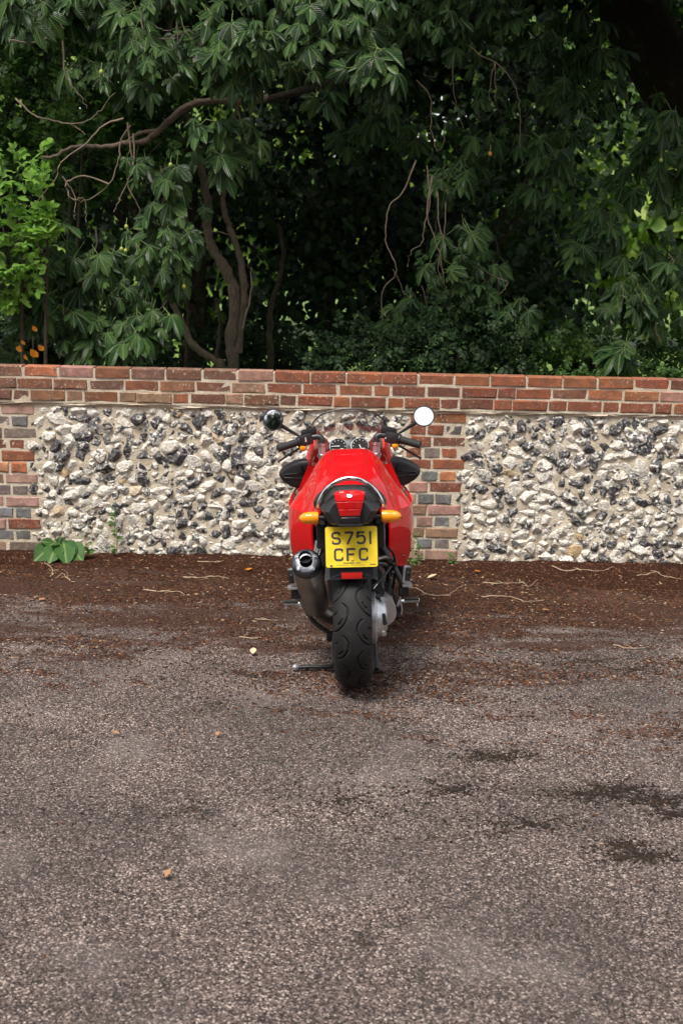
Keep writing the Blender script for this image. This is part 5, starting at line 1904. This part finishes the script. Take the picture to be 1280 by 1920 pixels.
# ================================================================== litter on the ground
def litter(n, fx, fy, smin, smax, z0, name, mat, flat=.35, elong=(1, 1)):
    x, y = fx(n), fy(n)
    keep = np.abs(x) < 3.8
    x, y = x[keep], y[keep]
    n = len(x)
    base = np.array([(-1, -.6, 0), (1, -.55, 0), (.1, 1, 0), (.05, .0, 1.1)], float)
    F0 = np.array([(0, 2, 1), (0, 1, 3), (1, 2, 3), (2, 0, 3)])
    s = rng.uniform(smin, smax, n) ** 1
    a = rng.uniform(0, 6.28, n)
    el = rng.uniform(*elong, n)
    c, si = np.cos(a), np.sin(a)
    V = base[None] * np.stack([s * el, s, s * flat * rng.uniform(.5, 1.5, n)], 1)[:, None, :]
    V = V + rng.normal(size=V.shape) * (s * .18)[:, None, None] * np.array([1, 1, .3])
    W = np.stack([V[..., 0] * c[:, None] - V[..., 1] * si[:, None], V[..., 0] * si[:, None] + V[..., 1] * c[:, None], V[..., 2]], -1)
    zz = np.maximum(z0, np.where(y > 6.7, mould_h(x, y), -.1)) - s * .12
    W += np.stack([x, y, zz], 1)[:, None, :]
    o = obj(name, fast_mesh(name, W.reshape(-1, 3), (F0[None] + (np.arange(n) * 4)[:, None, None]).reshape(-1, 3), M[mat], False))
    return o


def patchy(n, lo, hi, edge, amp, soft, seed):
    """Points whose density rises towards the wall with ragged, streaky borders."""
    x, y = rng.uniform(-3.3, 3.3, n * 4), rng.uniform(lo, hi, n * 4)
    e = edge + amp * (wob(x * .8, y * 2.2, 2.4, seed) + .7 * wob(x, y * 2.4, 7.5, seed + 1) + .5 * wob(x, y * 2, 19, seed + 2))
    p = 1 / (1 + np.exp(-(y - e) / soft))
    k = rng.uniform(size=n * 4) < p
    return x[k][:n], y[k][:n]


lx, ly = patchy(52000, 4.6, 7.95, 6.5, 2.9, .22, 70)
o = litter(len(lx), lambda n: lx, lambda n: ly, .0025, .008, .001, 'leaf_litter', 'litter', .45, (.8, 2.6))
qx, qy = patchy(15000, 5.0, 7.2, 5.95, 2.0, .22, 170)
o2 = litter(len(qx), lambda n: qx, lambda n: qy, .002, .0062, .001, 'drifted_litter', 'litter', .45, (.8, 2.4))
tag(o2, 'thin ragged drifts of russet litter on the tarmac around the rear wheel', 'leaf litter', kind='stuff')
tag(o, 'dark brown leaf mould and crumbled litter drifted along the foot of the wall', 'leaf litter', kind='stuff')
n = 3000
o = litter(n, lambda n: rng.uniform(-2.6, 2.6, n), lambda n: 3.0 + 4.2 * rng.uniform(size=n) ** .55, .002, .0065, .001, 'brown_crumbs', 'litter', .6, (.8, 2.2))
tag(o, 'scattered small russet crumbs of litter over the open tarmac', 'litter', kind='stuff')
n = 26000
o = litter(n, lambda n: rng.uniform(-2.5, 2.5, n), lambda n: rng.uniform(2.75, 7.0, n), .0014, .0032, 0.0, 'gravel', 'chips', .7, (.8, 1.4))
tag(o, 'fine grey pink stone chippings standing proud of the worn tarmac', 'gravel', kind='stuff')

# dark mossy crumb patches out on the tarmac
P_ = []
for x, y, sx_, sy_, n in ((925, 1418, 60, 10, 700), (1110, 1488, 90, 16, 800), (1160, 1478, 50, 12, 300), (1230, 1500, 60, 14, 500), (1200, 1605, 70, 14, 700), (1165, 1585, 40, 10, 350), (850, 1480, 110, 26, 300), (1000, 1545, 130, 26, 500), (1265, 1525, 30, 8, 300), (370, 1520, 200, 40, 300), (640, 1500, 160, 60, 300), (1100, 1240, 120, 14, 500), (1190, 1255, 60, 10, 400)):
    for _ in range(n):
        a, r_ = random.uniform(0, 6.28), abs(random.gauss(0, .75))
        g = ground_at(x + math.cos(a) * r_ * sx_ + 14 * math.sin(a * 5 + x), y + math.sin(a) * r_ * sy_)
        P_.append((g.x, g.y))
P_ = np.array(P_)
o = litter(len(P_), lambda n: P_[:, 0], lambda n: P_[:, 1], .0025, .007, .0005, 'moss_crumbs', 'moss', .4, (.8, 2.0))
tag(o, 'ragged dark patches of mossy crumbs on the open tarmac', 'moss', kind='stuff')

STICKS = [
    ([(95, 1082), (100, 1072), (84, 1050)], 'forked pale twig lying beside the dock plant', .004),
    ([(105, 1085), (118, 1076), (130, 1090), (126, 1072)], 'curled thin root near the dock plant', .003),
    ([(348, 1083), (372, 1085), (400, 1081), (432, 1086)], 'long pale stick lying in the mould between dock plant and motorcycle', .0045),
    ([(272, 1107), (305, 1110), (338, 1111), (344, 1118)], 'pale stick with a bent tip lying nearer than the long one', .0042),
    ([(370, 1054), (400, 1055), (420, 1052)], 'short pale stick close under the flint panel left of the motorcycle', .0035),
    ([(480, 1162), (500, 1163), (518, 1165)], 'short dry stick just left of the silencer', .0032),
    ([(452, 1195), (480, 1197), (492, 1196)], 'broken tan stick lying level with the exhaust pipe', .0035),
    ([(765, 1104), (782, 1104), (800, 1116), (840, 1117), (866, 1100)], 'curved tan stick beside the right footrest', .0048),
    ([(900, 1120), (935, 1119), (965, 1122), (985, 1129), (1022, 1126)], 'long wavy stick out on the mould right of the motorcycle', .0045),
    ([(905, 1094), (940, 1095), (985, 1092)], 'straight weathered stick lying behind the wavy one', .0038),
    ([(1035, 1063), (1060, 1072), (1085, 1068), (1122, 1072), (1150, 1064)], 'pale root hugging the foot of the flint panel', .004),
    ([(1195, 1080), (1212, 1078), (1228, 1074), (1250, 1083), (1280, 1087)], 'bent pale stick lying farthest right under the wall', .0045),
    ([(1150, 1210), (1185, 1217), (1215, 1214)], 'short tan stick on the open tarmac at far right', .003),
    ([(975, 1088), (990, 1100), (1008, 1086)], 'short crooked twig propped in the dark mould', .003),
]
for pts, lb, r in STICKS:
    W = []
    for q in pts:
        g = ground_at(*q)
        zz = max(.0, float(mould_h(np.array([g.x]), np.array([min(g.y, 7.9)]))[0])) if g.y > 6.7 else .002
        g = ground_at(q[0], q[1], zz)
        W.append(Vector((g.x, min(g.y, 7.92), zz + r)))
    e = W[0].copy()
    C_ = crom([tuple(v - e) for v in W], 4)
    C_ = C_ + rng.normal(size=C_.shape) * np.array([.005, .007, .0015])
    m = MB().tube(C_, list(np.linspace(r, r * .35, len(C_)) * (1 + .15 * rng.normal(size=len(C_)).clip(-1, 2))), 7)
    k = len(C_) // 2
    f_ = C_[k] + np.array([random.choice((-1, 1)) * .04, random.uniform(-.05, .05), .004])
    m.tube([C_[k], (C_[k] + f_) / 2 + np.array([0, .008, .003]), f_], [r * .6, r * .45, r * .25], 6)
    o = m.build('stick', M['stick'])
    o.location = e
    tag(o, lb, 'stick', 'fallen sticks')
V, F, U, Mi = leaflet(1, .33, [0, .2, .4, .6, .8, 1], .35, -.25, tip=.5)
fl = fast_mesh('fallen_leaf', V, F, [M['leaf_orange']], True)
fb = fast_mesh('fallen_leaf', V, F, [simple('dry_leaf', (.30, .15, .07), .8, 0, .4, 20)], True)
fp = fast_mesh('fallen_leaf', V, F, [simple('bleached_leaf', (.52, .42, .26), .8, 0, .3, 20)], True)
for (x, y, s, me, lb) in ((468, 1070, .07, fl, 'orange fallen leaf lying on the mould left of the silencer'), (84, 1125, .05, fb, 'brown curled leaf on the mould below the dock plant'),
        (800, 1088, .07, fp, 'pale dry leaf beside the pillion footrest'), (775, 1092, .05, fp, 'small bleached leaf touching the motorcycle side'), (474, 1231, .05, fp, 'bleached leaf flat on the tarmac left of the rear tyre'),
        (1030, 1148, .05, fb, 'russet leaf out on the tarmac under the right flint panel'), (310, 1652, .035, fb, 'russet husk scrap in the open foreground'), (405, 1385, .03, fb, 'russet scrap lying left of the tyre in the middle ground'),
        (225, 1381, .035, fb, 'flat russet scrap farther left in the middle ground'), (900, 1075, .04, fl, 'small orange leaf under the pier')):
    g = ground_at(x, y)
    zz = max(.002, float(mould_h(np.array([g.x]), np.array([g.y]))[0])) if g.y > 6.7 else .002
    o = obj('fallen_leaf', me, None, (g.x, g.y, zz + .012))
    o.rotation_euler = (R(random.uniform(-15, 15)), R(random.uniform(-15, 15)), random.uniform(0, 6.28)); o.scale = (s, s, s)
    tag(o, lb, 'leaf', 'fallen leaves')
